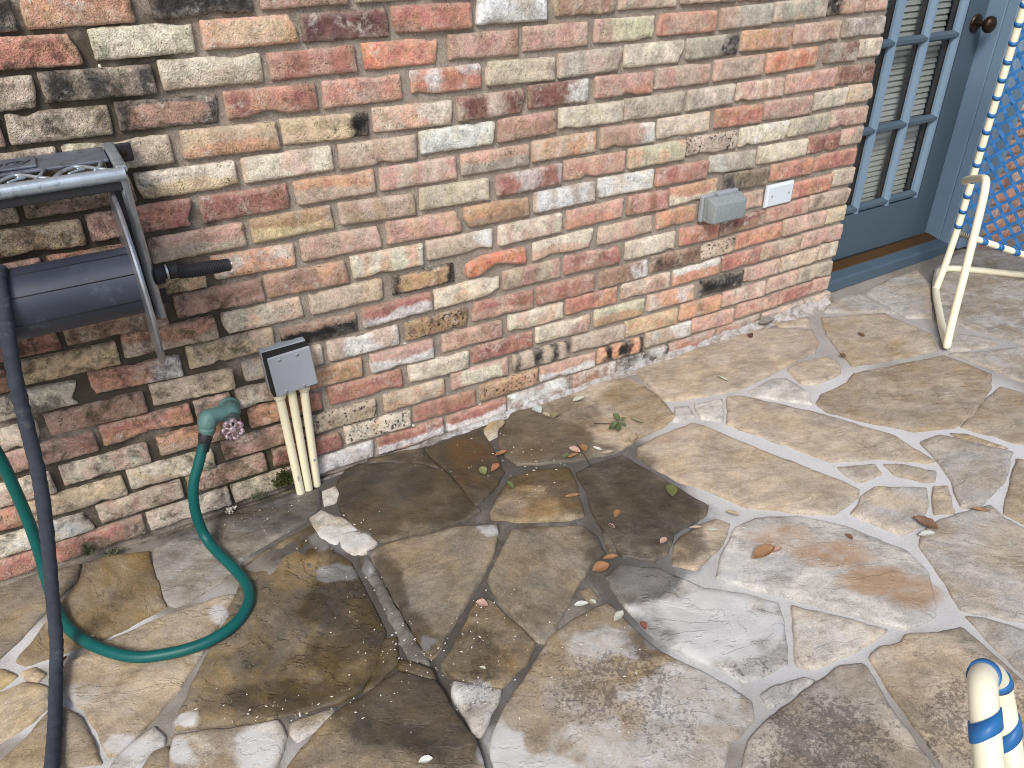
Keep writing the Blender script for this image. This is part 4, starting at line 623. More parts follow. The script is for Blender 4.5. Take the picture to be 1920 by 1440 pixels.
# ---------------------------------------------------------------- the setting: ground and paving
def big_plane(name, lo, hi, z, mat, label_kind='structure'):
    me = bpy.data.meshes.new(name)
    me.from_pydata([(lo[0], lo[1], z), (hi[0], lo[1], z), (hi[0], hi[1], z), (lo[0], hi[1], z)], [], [(0, 1, 2, 3)])
    o = mkobj(name, me, None, mat, False); o['kind'] = label_kind; return o
M['earth'] = mat_plain('garden_ground', (.10, .10, .06), .95, var=.4, scale=4)
big_plane('ground', (-60, -60), (60, 60), -.16, M['earth'])
SC = {'gb': (136, 126, 110), 'br': (150, 134, 110), 'ol': (142, 122, 86), 'gy': (168, 165, 159), 'tn': (184, 168, 145), 'tp': (164, 152, 135),
      'yl': (188, 168, 128), 'dk': (110, 101, 87), 'pl': (200, 195, 185), 'oc': (152, 131, 98), 'lm': (172, 163, 150)}
rng = random.Random(11)
def ground_attr(x, y):
    return (ellmask(WET, x, y, .22, 11), ellmask(PALE, x, y, .50, 26, .7), ellmask(RUST, x, y, .2, 12, 1.0), ellmask(MOLD, x, y, .25, 10, .9))
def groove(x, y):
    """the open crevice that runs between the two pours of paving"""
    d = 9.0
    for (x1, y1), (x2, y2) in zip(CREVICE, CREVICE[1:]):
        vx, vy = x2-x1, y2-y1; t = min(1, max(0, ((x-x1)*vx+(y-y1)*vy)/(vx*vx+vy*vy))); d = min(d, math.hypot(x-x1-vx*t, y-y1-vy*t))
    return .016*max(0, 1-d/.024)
def make_joint_sheet():
    xs = np.arange(-.85, 3.75, .016); ys = np.arange(-1.75, .2, .016)
    V = []; A = []
    for y in ys:
        for x in xs:
            V.append((x, y, gz(x)-.0070-groove(x, y)+.0022*fbm(x, y, 0, 18)+.0012*fn(x, y, 0, 90))); g_ = ground_attr(x, y); A.append((max(g_[0], ellmask(JWET, x, y, .3, 7, .5), min(1.2, groove(x, y)*120)), *g_[1:3], ellmask(JPALE, x, y, .3, 8, .9)))  # crevice darkened through the damp channel: painted shadow under the raised stone edge
    nx = len(xs); F = [(j*nx+i, j*nx+i+1, (j+1)*nx+i+1, (j+1)*nx+i) for j in range(len(ys)-1) for i in range(nx-1)]
    # the rest of the slab, out to the garden
    me = bpy.data.meshes.new('patio'); me.from_pydata(V, [], F); set_attr(me, 'pk', A); return me
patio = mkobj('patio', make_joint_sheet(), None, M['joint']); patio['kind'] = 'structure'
slab = bmesh.new(); box_bm(slab, (-4.0, -3.6, -.15), (6.0, 2.4, -.075))
tag(from_bm('patio_slab', slab, None, M['joint']), kind='structure')
def inflate(pts, d):
    A = np.array(pts); nx = np.roll(A, -1, 0); pv = np.roll(A, 1, 0); t = nx-pv
    ar = .5*np.sum(A[:, 0]*nx[:, 1]-nx[:, 0]*A[:, 1]); n = np.stack([t[:, 1], -t[:, 0]], 1); n /= np.linalg.norm(n, axis=1, keepdims=True)+1e-9
    return [tuple(v) for v in A+n*d*(1 if ar > 0 else -1)]
def rough_outline(pts, step, amp, s, seed, corner=0.012):
    """resample a traced outline, cut its corners a little and roughen it"""
    P = [Vector((*p, 0)) for p in pts]; out = []
    n = len(P)
    for i in range(n):
        a, b, c = P[i-1], P[i], P[(i+1) % n]
        k1 = min(corner, (a-b).length*.3); k2 = min(corner, (c-b).length*.3)
        p1 = b+(a-b).normalized()*k1; p2 = b+(c-b).normalized()*k2
        out += [p1, (p1+p2+b*2)/4, p2]
    res = []
    for i in range(len(out)):
        a, b = out[i], out[(i+1) % len(out)]; L = (b-a).length; m = max(1, int(L/step))
        for k in range(m):
            q = a.lerp(b, k/m)
            res.append((q.x+amp*fn(q.x, q.y, 0, s, seed)+amp*.4*fn(q.x, q.y, 0, s*3.5, seed), q.y+amp*fn(q.x, q.y, 3, s, seed+5)+amp*.4*fn(q.x, q.y, 3, s*3.5, seed)))
    # drop near duplicates
    cl = [res[0]]
    for q in res[1:]:
        if (q[0]-cl[-1][0])**2+(q[1]-cl[-1][1])**2 > (step*.3)**2: cl.append(q)
    if (cl[-1][0]-cl[0][0])**2+(cl[-1][1]-cl[0][1])**2 < (step*.3)**2: cl.pop()
    return cl
def stone_mesh(pts, ca, cb, ang, seed, step=.0135, rel=1.0):
    pts = inflate(pts, .0058)
    A = np.array(pts); size = np.linalg.norm(A.max(0)-A.min(0))
    stp = step if size > .1 else .009
    out = rough_outline(pts, .011 if size > .1 else .006, .004 if size > .1 else .002, 26, seed*1.7, .004 if size > .15 else .003)
    P, F = sheet(out, stp, .0045 if size > .1 else .003, rng)
    D = edge_dist(P, out)
    r = random.Random(seed); lift = r.uniform(.0005, .004)+{16: .007, 18: .004, 9: -.002, 13: -.003}.get(seed, 0); tx, ty = r.uniform(-.005, .005), r.uniform(-.005, .005); c = A.mean(0)
    V = []; At = []
    ca_, cb_ = lin(SC[ca[3:]]), lin(SC[cb[3:]]); k = r.uniform(.92, 1.06)
    for (x, y), d in zip(P, D):
        e = max(0, 1-d/.010); h = lift+tx*(x-c[0])+ty*(y-c[1])-.0055*e*e
        t = fbm(x*.8+y*.25, y, seed, 7, seed*3.1); h += (.0022*math.floor(t*3.2)/2+.0012*t+.0012*fn(x, y, 0, 45, seed))*min(1, d/.012)*(.6+.4*rel)
        if rel > 1.5: h += .0030*(math.floor(3.5*fbm(x, y, 2, 9, seed, 4))/3.5)*min(1, d/.012)
        g_ = ground_attr(x, y)
        V.append((x, y, gz(x)+h)); At.append((g_[0]*(.22 if ca == 'st_pl' and size < .25 else 1), *g_[1:]))
    bm = bmesh.new(); vs = [bm.verts.new(v) for v in V]
    for f in F:
        try: bm.faces.new([vs[i] for i in f])
        except ValueError: pass
    bmesh.ops.recalc_face_normals(bm, faces=bm.faces[:])
    if sum(f.normal.z for f in bm.faces) < 0: bmesh.ops.reverse_faces(bm, faces=bm.faces[:])
    be = [e for e in bm.edges if len(e.link_faces) == 1]
    n0 = len(bm.verts); ex = bmesh.ops.extrude_edge_only(bm, edges=be)
    for v in [g for g in ex['geom'] if isinstance(g, bmesh.types.BMVert)]: v.co.z -= .03
    bm.verts.index_update()
    me = bpy.data.meshes.new('flagstone'); bm.to_mesh(me); n = len(me.vertices); bm.free()
    At += [(0, 0, 0, 0)]*(n-len(At))
    set_attr(me, 'pk', At); set_attr(me, 'ca', [(*[v*k for v in ca_], 1)]*n); set_attr(me, 'cb', [(*[v*k for v in cb_], 1)]*n)
    set_attr(me, 'rel', [rel]*n, 'FLOAT'); set_attr(me, 'ang', [math.radians(ang)+r.uniform(-.2, .2)]*n, 'FLOAT'); set_attr(me, 'seed', [(r.uniform(0, 9), r.uniform(0, 9), r.uniform(0, 9), 1)]*n)
    return me
RELIEF = {8: 3.0, 2: 1.4, 3: 1.3, 1: 1.4, 28: .8, 47: .4, 15: .35, 16: .4, 17: .4, 24: .7, 54: 2.0, 60: .9}
for i, (pts, ca, cb, ang) in enumerate(STONES):
    mkobj('flagstone', stone_mesh(pts, ca, cb, ang, i+1, rel=RELIEF.get(i, 1.0)), patio, M['stone'])
def join_meshes(name, mes):
    bm = bmesh.new()
    for me in mes: bm.from_mesh(me)
    out = bpy.data.meshes.new(name); bm.to_mesh(out); bm.free()
    for me in mes: bpy.data.meshes.remove(me)
    return out
_keys = list(SC); ex = []
for i, pts in enumerate(EXTRA):
    r = random.Random(i); ex.append(stone_mesh(pts, 'st_'+r.choice(['tp', 'tn', 'gy', 'br']), 'st_'+r.choice(['tp', 'tn', 'gy', 'br']), r.randrange(180), 200+i, .04))
o = mkobj('outer_flagstones', join_meshes('outer_flagstones', ex), patio, M['stone']); o['kind'] = 'stuff'

# ---------------------------------------------------------------- brick walls
BC = {'pk': (196, 149, 124), 'rd': (174, 108, 86), 'sm': (204, 128, 94), 'or': (210, 147, 98), 'bo': (228, 124, 66), 'tn': (192, 167, 138), 'cr': (213, 197, 168),
      'wh': (214, 210, 204), 'yl': (206, 174, 122), 'oc': (180, 138, 86), 'br': (164, 123, 95), 'mr': (134, 84, 71), 'pu': (104, 70, 64), 'ch': (74, 70, 68),
      'bk': (46, 43, 42), 'gy': (172, 160, 142), 'ol': (128, 112, 88), 'gn': (196, 186, 144)}
PITCH = .068
def brick_outline(x0, x1, za, zb, h, seed, bites, step=.008):
    rr = .0075; r = random.Random(seed)
    pts = []
    def lerp(u): return za+(zb-za)*u
    L = x1-x0
    ds = [r.uniform(-.002, .002) for _ in range(4)]
    quad = [(x0+ds[0], za-h/2), (x1+ds[1], zb-h/2), (x1+ds[2], zb+h/2), (x0+ds[3], za+h/2)]
    o = rough_outline(quad, step, .0013, 50, seed*2.3, r.uniform(.002, .0065)); o = [(x+.0011*fn(x, z, 0, 190, seed), z+.0011*fn(x, z, 4, 190, seed)) for x, z in o]
    res = []
    for x, z in o:
        u = (x-x0)/L
        for side, c, wd, dp in bites:
            if side == 'b' and z < lerp(u): z += dp*math.exp(-((u-c)/wd)**2)
            if side == 't' and z > lerp(u): z -= dp*math.exp(-((u-c)/wd)**2)
            v = (z-lerp(u))/h+.5
            if side == 'l' and u < .3: x += dp*math.exp(-((v-c)/wd)**2)*(1-u/.3)
            if side == 'r' and u > .7: x -= dp*math.exp(-((v-c)/wd)**2)*(1-(1-u)/.3)
        res.append((x, z))
    return res
def pattern(code, u, v, x, z, seed):
    a = fn(x, z, 0, 22, seed); b = fn(x, z, 1, 60, seed)
    if code == '|':
        r = random.Random(seed); k = r.choice([1.5, 2.0, 2.5, 3.0]); ph = r.random()
        return .42+.50*math.sin(6.283*(u*k+ph)+1.6*a+.6*math.sin(u*9+seed))+.35*a+.2*b
    if code == '=': return .5+(.5-v+.12*math.sin(u*5+seed))*3.2+.5*a
    if code == '^': return .5+(v-.66)*3.6+.5*a
    if code == 'o': return .5+(max(abs(u-.5)*2.1, abs(v-.5)*2)-.78)*3+.5*a
    if code == '<': return .5+(.30-u)*3.4+.75*a+.3*b
    if code == '>': return .5+(u-.72)*3.4+.75*a+.3*b
    if code == 's': return .25+.5*a
    return .38+.75*a+.2*b
SPECIAL = {(10, 6): 'broken', (3, 3): [('b', .42, .16, .010)], (6, 1): [('r', .2, .35, .014)], (13, 2): [('b', .55, .28, .010)], (11, 6): [], (10, 7): [('b', .35, .2, .008), ('r', .1, .3, .012)],
           (14, 9): [], (9, 5): [('b', .8, .15, .009)], (12, 8): [('r', .9, .3, .006)], (4, 7): [('b', .55, .12, .006)], (11, 5): [('t', .93, .12, .010), ('b', .97, .1, .012)], (3, 8): [('r', .1, .35, .014)],
           (3, 7): [('r', .1, .4, .012)], (5, 3): [], (16, 1): [('r', .8, .3, .012)], (11, 0): [('r', .3, .3, .016)], (2, 7): [('b', .9, .1, .006)]}
def brick_mesh(x0, x1, za, zb, code, seed, key=None, proud=0.0, y0=0.0, step=.0125, dirt=True):
    r = random.Random(seed*7+1); h = .0555+r.uniform(-.002, .002)
    ca, cb, pc = code.split(' ')
    sp = SPECIAL.get(key)
    if sp == 'broken':
        L = x1-x0
        base = [(x0, za-.022), (x0+.15*L, za-.025), (x0+.28*L, za-.020), (x0+.40*L, za-.008), (x0+.52*L, za-.001), (x0+.68*L, zb-.009), (x0+.85*L, zb-.018), (x1, zb-.024), (x1, zb+.025), (x0+.75*L, zb+.028), (x0+.5*L, zb+.027), (x0+.27*L, za+.029), (x0+.1*L, za+.020), (x0, za+.012)]
        out = rough_outline(base, .008, .0012, 40, seed, .012)
    else:
        bites = list(sp) if sp else []
        if sp is None:
            if r.random() < .40: bites.append((r.choice('bbt'), r.random(), r.uniform(.04, .16), r.uniform(.003, .008)))
            if r.random() < .22: bites.append((r.choice('lr'), r.choice([.05, .95]), r.uniform(.2, .4), r.uniform(.004, .012)))
        out = brick_outline(x0, x1, za, zb, h, seed, bites, step*.5)
    P, F = sheet(out, step, .0038, rng); D = edge_dist(P, out)
    L = x1-x0; rough = r.uniform(.6, 1.5); ty = r.uniform(-.006, .006); y00 = y0-proud+r.uniform(-.0025, .0025)
    V = []; At = []; Ed = []
    for (x, z), d in zip(P, D):
        u = (x-x0)/L; zc = za+(zb-za)*u; v = (z-zc)/h+.5
        e = max(0, 1-d/.0055); Ed.append(max(0, 1-d/.012))
        y = y00+.0046*e*e+ty*(u-.5)*.4+(.0022*fbm(x, z, 0, 26, seed)+.0010*fn(x, z, 0, 90, seed))*rough
        V.append((x, y, z))
        m = pattern(pc, u, v, x, z, seed)
        At.append((m, ellmask(DIRT, x, z, .3, 10, .8) if dirt else .1, 1.0 if pc == 's' else .12, ellmask(MOSSY, x, z, .3, 14) if dirt else 0))
    bm = bmesh.new(); vs = [bm.verts.new(v) for v in V]
    for f in F:
        try: bm.faces.new([vs[i] for i in f])
        except ValueError: pass
    bmesh.ops.recalc_face_normals(bm, faces=bm.faces[:])
    if sum(f.normal.y for f in bm.faces) > 0: bmesh.ops.reverse_faces(bm, faces=bm.faces[:])
    be = [e for e in bm.edges if len(e.link_faces) == 1]
    exg = bmesh.ops.extrude_edge_only(bm, edges=be)
    nb = [g for g in exg['geom'] if isinstance(g, bmesh.types.BMVert)]
    for v in nb: v.co.y = y0+.045
    bm.verts.index_update(); near = {}
    me = bpy.data.meshes.new('brick'); bm.to_mesh(me); n = len(me.vertices); bm.free()
    At += [(At[0][0], At[0][1], 0, At[0][3])]*(n-len(At))
    k = r.uniform(.90, 1.08); k2 = r.uniform(.92, 1.08)
    def j(c, q, toward=None, t=0.0):
        v = lin(BC[c])
        if toward: v = tuple(a*(1-t)+b*t for a, b in zip(v, lin(BC[toward])))
        g = .3*v[0]+.55*v[1]+.15*v[2]
        return (*[min(.9, (g+(a-g)*.68)*q*(1.36 if g > .08 else 1.0)*r.uniform(.97, 1.03)) for a in v], 1)
    set_attr(me, 'edge', Ed+[1.0]*(n-len(Ed)), 'FLOAT'); set_attr(me, 'pk', At); c1 = j(ca, k); c2 = j(cb, k2, ca, .42 if pc == '|' and cb not in ('bk', 'ch') else (0 if cb in ('bk', 'ch') else .15)); set_attr(me, 'ca', [c1]*n); set_attr(me, 'cb', [c2]*n)
    set_attr(me, 'seed', [(r.uniform(0, 9), r.uniform(0, 9), r.uniform(0, 9), 1)]*n)
    return me
Z0 = BRICKS[0][1][2]
wall = thing('brick_wall', (.8, .1, 0), 'old multicoloured brick wall with recessed mortar left of the blue door', 'wall')
cnt = 0
for i, row in enumerate(BRICKS):
    for k, (x0, x1, za, zb, code) in enumerate(row):
        cnt += 1
        shift(mkobj('brick', brick_mesh(x0, x1, za, zb, code, cnt, (i, k)), wall, M['brick']), wall)
# courses above the picture and the run of wall beyond its left edge
far = []; R2 = random.Random(3); codes = [b[4] for row in BRICKS for b in row]
for i in range(-17, 18):
    z = Z0-i*PITCH
    if z < .02: continue
    x = -2.2+(i % 2)*.105
    end = 2.352 if i < 0 else (BRICKS[i][0][0]-.012)
    if i == 0:
        x2 = BRICKS[0][-1][1]+.012
        while x2 < 2.34:
            e = min(x2+.196, 2.352)
            if e-x2 > .05: far.append(brick_mesh(x2, e, z, z, R2.choice(codes), 900+len(far), None, step=.03))
            x2 += .208
    if i == 1:
        x2 = BRICKS[1][-1][1]+.012
        while x2 < 2.34:
            e = min(x2+.196, 2.352)
            if e-x2 > .05: far.append(brick_mesh(x2, e, z, z, R2.choice(codes), 900+len(far), None, step=.03))
            x2 += .208
    while x < end-.03:
        e = min(x+.196, end); far.append(brick_mesh(x, e, z, z, R2.choice(codes), 900+len(far), None, step=.03)); x += .208
o = shift(mkobj('brick_courses', join_meshes('brick_courses', far), wall, M['brick']), wall); o['kind'] = 'stuff'
def mortar_sheet(name, xa, xb, zb0, zt, step, y0=0.0, holes=True):
    xs = np.arange(xa, xb+step*.5, step); zs = np.arange(zb0, zt, step); V = []; A = []
    for z in zs:
        for x in xs:
            d = ellmask(DIRT, x, z, .3, 10, .8) if holes else .1
            y = y0+.0115+.0024*fbm(x, z, 0, 28)+.0012*fn(x, z, 0, 110)
            if d > .3: y += .010*d*max(0, fbm(x, z, 4, 14)+.15)
            wh = max(0, 1-z/.07)*max(0, min(1, (x-.45)*4))*max(0, min(1, (1.6-x)*4)) if holes else 0
            V.append((x, y, z)); A.append((0, d, wh, ellmask(MOSSY, x, z, .3, 14) if holes else 0))
    nx = len(xs); F = [(j*nx+i, j*nx+i+1, (j+1)*nx+i+1, (j+1)*nx+i) for j in range(len(zs)-1) for i in range(nx-1)]
    me = bpy.data.meshes.new(name); me.from_pydata(V, [], F); set_attr(me, 'pk', A); return me
shift(mkobj('mortar', mortar_sheet('mortar', -.60, 2.348, -.03, 1.24, .011), wall, M['mortar']), wall)
o = bmesh.new(); box_bm(o, (-2.25, .0125, 1.225), (2.346, .05, 2.42)); box_bm(o, (-2.25, .0125, -.1), (-.595, .05, 1.226))
shift(from_bm('upper_mortar', o, wall, M['mortar']), wall)
o = bmesh.new(); box_bm(o, (-2.25, .046, -.12), (2.345, .22, 2.42))
shift(from_bm('wall_core', o, wall, M['mortar']), wall)
fl_me = bpy.data.meshes.new('lime_fleck'); _b = bmesh.new(); bmesh.ops.create_icosphere(_b, subdivisions=1, radius=.0042); _b.to_mesh(fl_me); _b.free(); fl_me.materials.append(M['white_bit'])
for k, (x, z) in enumerate(FLECKS):
    o = bpy.data.objects.new('lime_fleck', fl_me); col.objects.link(o); o.parent = wall; o.location = Vector((x, -.001, z))-wall.location; o.scale = (1+.3*math.sin(k*3), .6, .9+.4*math.cos(k*5)); o.rotation_euler = (k, k*2, k)
# lumpy mortar fillet where the wall meets the paving
def fillet(x0, x1, n, prof, root, name, y0=0.0):
    V = []; A = []; m = len(prof)
    for i in range(n+1):
        x = x0+(x1-x0)*i/n
        t = min(1, max(0, (x-.42)/.25)); q = .35+.65*min(1, max(0, (x-.9)/1.2)); amp = t*(.75+.5*fn(x, 0, 0, 9)+.35*fn(x, 0, 0, 30))*q
        if x < .45: amp = .10
        for (dy, dz) in prof:
            V.append((x, y0-dy*amp-.002+.003*fn(x, dy*40, dz*40, 40), gz(x)-.006+dz*amp+.003*fn(x, dy*40, dz*40+5, 45)))
            A.append((0, .25*ellmask(DIRT, x, .03, .3, 10, .8)+(.45 if x < .8 else .12), max(.65*min(1, max(0, (x-1.1)*3)), min(1, 1.2-abs(x-.95)*1.6)), ellmask(MOSSY, x, .03, .3, 14)))
    F = [(i*m+j, (i+1)*m+j, (i+1)*m+j+1, i*m+j+1) for i in range(n) for j in range(m-1)]
    me = bpy.data.meshes.new(name); me.from_pydata(V, [], F); set_attr(me, 'pk', A); return shift(mkobj(name, me, root, M['mortar']), root)
fillet(-.6, 2.352, 260, [(-.012, .034), (.002, .032), (.006, .026), (.012, .016), (.020, .009), (.030, .005), (.044, .001), (.05, -.004)], wall, 'mortar_fillet')
# brick wall on the far side of the door
wall2 = thing('brick_wall', (3.8, .1, 0), 'brick wall beyond the blue door, glimpsed through the blue strap lattice', 'wall')
mes = []
for i in range(0, 18):
    z = Z0-i*PITCH+.03; x = 3.262-(.105 if i % 2 else 0)
    while x < 4.4:
        xa = max(x, 3.262)
        if x+.196-xa > .04:
            shift(mkobj('brick', brick_mesh(xa, x+.196, z, z, R2.choice(['pk tn .', 'sm or .', 'tn pk .', 'or br .', 'rd pk .', 'pk cr |', 'cr tn .']), 2000+i*20+int(x*10), None, step=.02, dirt=False), wall2, M['brick']), wall2)
        x += .208
shift(mkobj('mortar', mortar_sheet('mortar', 3.255, 5.2, -.03, 2.42, .03, 0, False), wall2, M['mortar']), wall2)
o = bmesh.new(); box_bm(o, (3.256, .046, -.12), (5.2, .22, 2.42)); shift(from_bm('wall_core', o, wall2, M['mortar']), wall2)
# unseen dark room behind the door, added to keep light from behind out
M['room'] = mat_plain('dim_room', (.10, .09, .08), .9)
o = bmesh.new(); box_bm(o, (-2.25, 2.2, -.12), (5.2, 2.3, 2.5)); box_bm(o, (-2.25, .22, 2.42), (5.2, 2.3, 2.5)); box_bm(o, (-2.35, .221, -.12), (-2.251, 2.3, 2.5)); box_bm(o, (5.201, .221, -.12), (5.3, 2.3, 2.5))
tag(from_bm('room', o, None, M['room']), kind='structure')

# ---------------------------------------------------------------- the door
DY = .160
dr = thing('door', (2.73, DY, .1), 'blue-grey glazed door with white blinds behind its panes', 'door')
DX0, DX1, DZ0, DZ1 = 2.335, 3.122, .092, 2.08
ZR = [.290+.300*k for k in range(6)]; XC = [2.462, 2.640, 2.818, 2.996]
mw = .030
box('stile', (DX0, DY, DZ0), (XC[0]-mw/2, DY+.044, DZ1), dr, M['door'], .002)
box('stile', (XC[3]+mw/2, DY, DZ0), (DX1, DY+.044, DZ1), dr, M['door'], .002)
box('bottom_rail', (XC[0]-mw/2, DY+.0005, DZ0), (XC[3]+mw/2, DY+.044, ZR[0]-mw/2), dr, M['door'], .001)
box('top_rail', (XC[0]-mw/2, DY+.0005, ZR[5]+mw/2), (XC[3]+mw/2, DY+.044, DZ1), dr, M['door'], .001)
def bar_bm(lo, hi, axis):
    """glazing bar: flat nose with sloped sides"""
    bm = bmesh.new(); w2 = mw/2
    prof = [(-w2, .026), (-w2, .016), (-.006, .0015), (.006, .0015), (w2, .016), (w2, .026)]
    a = []; b = []
    for s, dy in prof:
        if axis == 'z': a.append(bm.verts.new((lo[0]+s, DY+dy, lo[2]))); b.append(bm.verts.new((lo[0]+s, DY+dy, hi[2])))
        else: a.append(bm.verts.new((lo[0], DY+dy, lo[2]+s))); b.append(bm.verts.new((hi[0], DY+dy, lo[2]+s)))
    for k in range(len(prof)-1): bm.faces.new((a[k], a[k+1], b[k+1], b[k]))
    bmesh.ops.recalc_face_normals(bm, faces=bm.faces[:]); return bm
for x in XC:
    shift(from_bm('glazing_bar', bar_bm((x, 0, ZR[0]-mw/2), (x, 0, ZR[5]+mw/2), 'z'), dr, M['trim'], False), dr)
for k, z in enumerate(ZR):
    for c in range(3):
        shift(from_bm('glazing_bar', bar_bm((XC[c]+.004, 0, z), (XC[c+1]-.004, 0, z), 'x'), dr, M['door'], False), dr)
for c in range(3):
    for k in range(5):
        pn = box('pane', (XC[c]+mw/2-.004, DY+.0265, ZR[k]+mw/2-.004), (XC[c+1]-mw/2+.004, DY+.0295, ZR[k+1]-mw/2+.004), dr, M['glass'])
        bd = bmesh.new(); xr = XC[c+1]-mw/2; xl = XC[c]+mw/2
        box_bm(bd, (xr-.003, DY+.030, ZR[k]+mw/2-.003), (xr+.003, DY+.046, ZR[k+1]-mw/2+.003)); box_bm(bd, (xl-.003, DY+.030, ZR[k]+mw/2-.003), (xl+.004, DY+.050, ZR[k+1]-mw/2+.003))
        b_ = from_bm('glazing_bead', bd, pn, M['bead']); 
kn = lathe('rose', [(0, .030), (.004, .032), (.008, .029), (.010, .014)], (3.068, DY-.0005, .925), (0, -1, 0), dr, M['knob'])
lathe('knob', [(0, .010), (.026, .010), (.031, .018), (.037, .026), (.048, .030), (.058, .027), (.065, .017), (.067, .004)], (3.068, DY-.008, .925), (0, -1, 0), dr, M['knob'])
lathe('keyhole', [(0, .004), (.002, .0035)], (3.068, DY-.0745, .925), (0, -1, 0), dr, M['dark'], 12)
bl = thing('window_blind', (2.73, DY+.07, .3), 'white horizontal slat blind hanging behind the door panes', 'blind')
sb = bmesh.new(); sl = .0125
for k in range(3): pass
vs = [(-.30, -.012, -.005), (.30, -.012, -.005), (.30, 0, .0012), (-.30, 0, .0012), (.30, .012, .004), (-.30, .012, .004)]
slat_me = bpy.data.meshes.new('slat'); slat_me.from_pydata([(-.272, -.0115, -.0060), (.272, -.0115, -.0060), (.272, -.002, .0010), (-.272, -.002, .0010), (.272, .0115, .0058), (-.272, .0115, .0058)], [], [(0, 1, 2, 3), (3, 2, 4, 5)])
slat_me.materials.append(M['blind'])
zz = .29
while zz < 1.80:
    o = bpy.data.objects.new('slat', slat_me); col.objects.link(o); o.parent = bl; o.location = (2.725-2.73, 0, zz-.3); o.rotation_euler = (.62, 0, 0); zz += .0212
o = bmesh.new(); box_bm(o, (2.45, DY+.055, 1.80), (3.0, DY+.085, 1.83), .002); shift(from_bm('head_rail', o, bl, M['blind']), bl)
for x in (2.56, 2.90):
    tube('ladder_cord', [(x, DY+.0575, .29), (x, DY+.0575, 1.80)], .0012, bl, M['blind'], 6)
# frame, casing and sill
fr = thing('door_frame', (3.17, .1, .05), 'blue painted door frame and casing with a grooved edge, right of the door', 'door frame')
JX = 3.129
box('jamb', (JX, .098, .058), (JX+.05, .250, 2.14), fr, M['trim'], .0015)
box('door_stop', (JX-.010, DY+.046, .09), (JX-.0005, DY+.06, 2.08), fr, M['trim'])
box('casing', (JX+.006, .055, .056), (JX+.045, .0975, 2.16), fr, M['trim'], .003)
box('casing', (JX+.047, .030, .055), (JX+.095, .0965, 2.18), fr, M['trim'], .006, 3)
box('casing', (JX+.097, -.004, .053), (JX+.128, .0955, 2.2), fr, M['trim'], .004)
box('jamb', (2.30, .235, .058), (2.334, .26, 2.14), fr, M['trim'], .0015)
box('head_jamb', (2.30, .06, 2.085), (JX, .25, 2.14), fr, M['trim'], .0015)
sl = thing('door_sill', (2.75, .1, .04), 'blue painted door sill with a bronze threshold strip', 'door sill')
def sill_bm():
    bm = bmesh.new(); pts = [(.046, .036), (.050, .072), (.060, .077), (.146, .088), (.146, .03)]
    a = [bm.verts.new((2.357, y, z)) for y, z in pts]; b = [bm.verts.new((3.252, y, z+.006)) for y, z in pts]
    n = len(pts)
    for k in range(n): bm.faces.new((a[k], b[k], b[(k+1) % n], a[(k+1) % n]))
    bm.faces.new(a); bm.faces.new(b[::-1]); bmesh.ops.recalc_face_normals(bm, faces=bm.faces[:]); return bm
shift(from_bm('sill_board', sill_bm(), sl, M['door']), sl)
o = bmesh.new(); v = [(.100, .079), (.106, .086), (.150, .094), (.22, .095), (.22, .06), (.100, .06)]
a = [o.verts.new((2.36, y, z)) for y, z in v]; b = [o.verts.new((JX-.001, y, z+.005)) for y, z in v]
for k in range(len(v)): o.faces.new((a[k], b[k], b[(k+1) % len(v)], a[(k+1) % len(v)]))
o.faces.new(a); o.faces.new(b[::-1]); bmesh.ops.recalc_face_normals(o, faces=o.faces[:])
shift(from_bm('threshold', o, sl, M['bronze']), sl)
o = bmesh.new(); box_bm(o, (2.358, .150, .092), (JX-.002, .159, .0985)); shift(from_bm('weather_strip', o, sl, M['dark']), sl)

# ---------------------------------------------------------------- fittings on the wall
pl = thing('cover_plate', (1.995, 0, .513), 'white blank cover plate on the brick wall', 'cover plate')
bm = bmesh.new(); x0, x1, z0, z1 = 1.9365, 2.0535, .4775, .550
o_ = [(x0, -.001, z0), (x1, -.001, z0), (x1, -.001, z1), (x0, -.001, z1)]; q = .006
i_ = [(x0+q, -.0075, z0+q), (x1-q, -.0075, z0+q), (x1-q, -.0075, z1-q), (x0+q, -.0075, z1-q)]
bk = [(x0, .006, z0), (x1, .006, z0), (x1, .006, z1), (x0, .006, z1)]
A_ = [bm.verts.new(p) for p in bk]; B_ = [bm.verts.new(p) for p in o_]; C_ = [bm.verts.new(p) for p in i_]
for k in range(4):
    bm.faces.new((A_[k], A_[(k+1) % 4], B_[(k+1) % 4], B_[k])); bm.faces.new((B_[k], B_[(k+1) % 4], C_[(k+1) % 4], C_[k]))
bm.faces.new(C_); bm.faces.new(A_[::-1]); bmesh.ops.recalc_face_normals(bm, faces=bm.faces[:])
pp_ = shift(from_bm('plate', bm, pl, M['plate']), pl)
for x in (1.9575, 2.0325): subp(lathe('screw', [(0, .0036), (.0012, .0034), (.0018, .002)], (x, -.0074, .5145), (0, -1, 0), pl, M['screw'], 12), pp_)
oc = thing('outlet_cover', (1.73, 0, .52), 'clear grey weatherproof outlet cover box on the brick wall', 'outlet cover')
box('back_plate', (1.655, -.012, .487), (1.800, .004, .570), oc, M['grey_box'], .004)
box('base_ring', (1.660, -.026, .491), (1.795, -.0125, .566), oc, M['cover'], .004)
def cover_bm():
    bm = bmesh.new()
    A = [(1.658, -.0265, .489), (1.798, -.0265, .489), (1.798, -.0265, .569), (1.658, -.0265, .569)]
    B = [(1.664, -.062, .494), (1.792, -.062, .494), (1.790, -.062, .553), (1.666, -.062, .553)]
    return A, B
A, B = cover_bm(); bm = bmesh.new(); a = [bm.verts.new(p) for p in A]; b = [bm.verts.new(p) for p in B]
for k in range(4): bm.faces.new((a[k], a[(k+1) % 4], b[(k+1) % 4], b[k]))
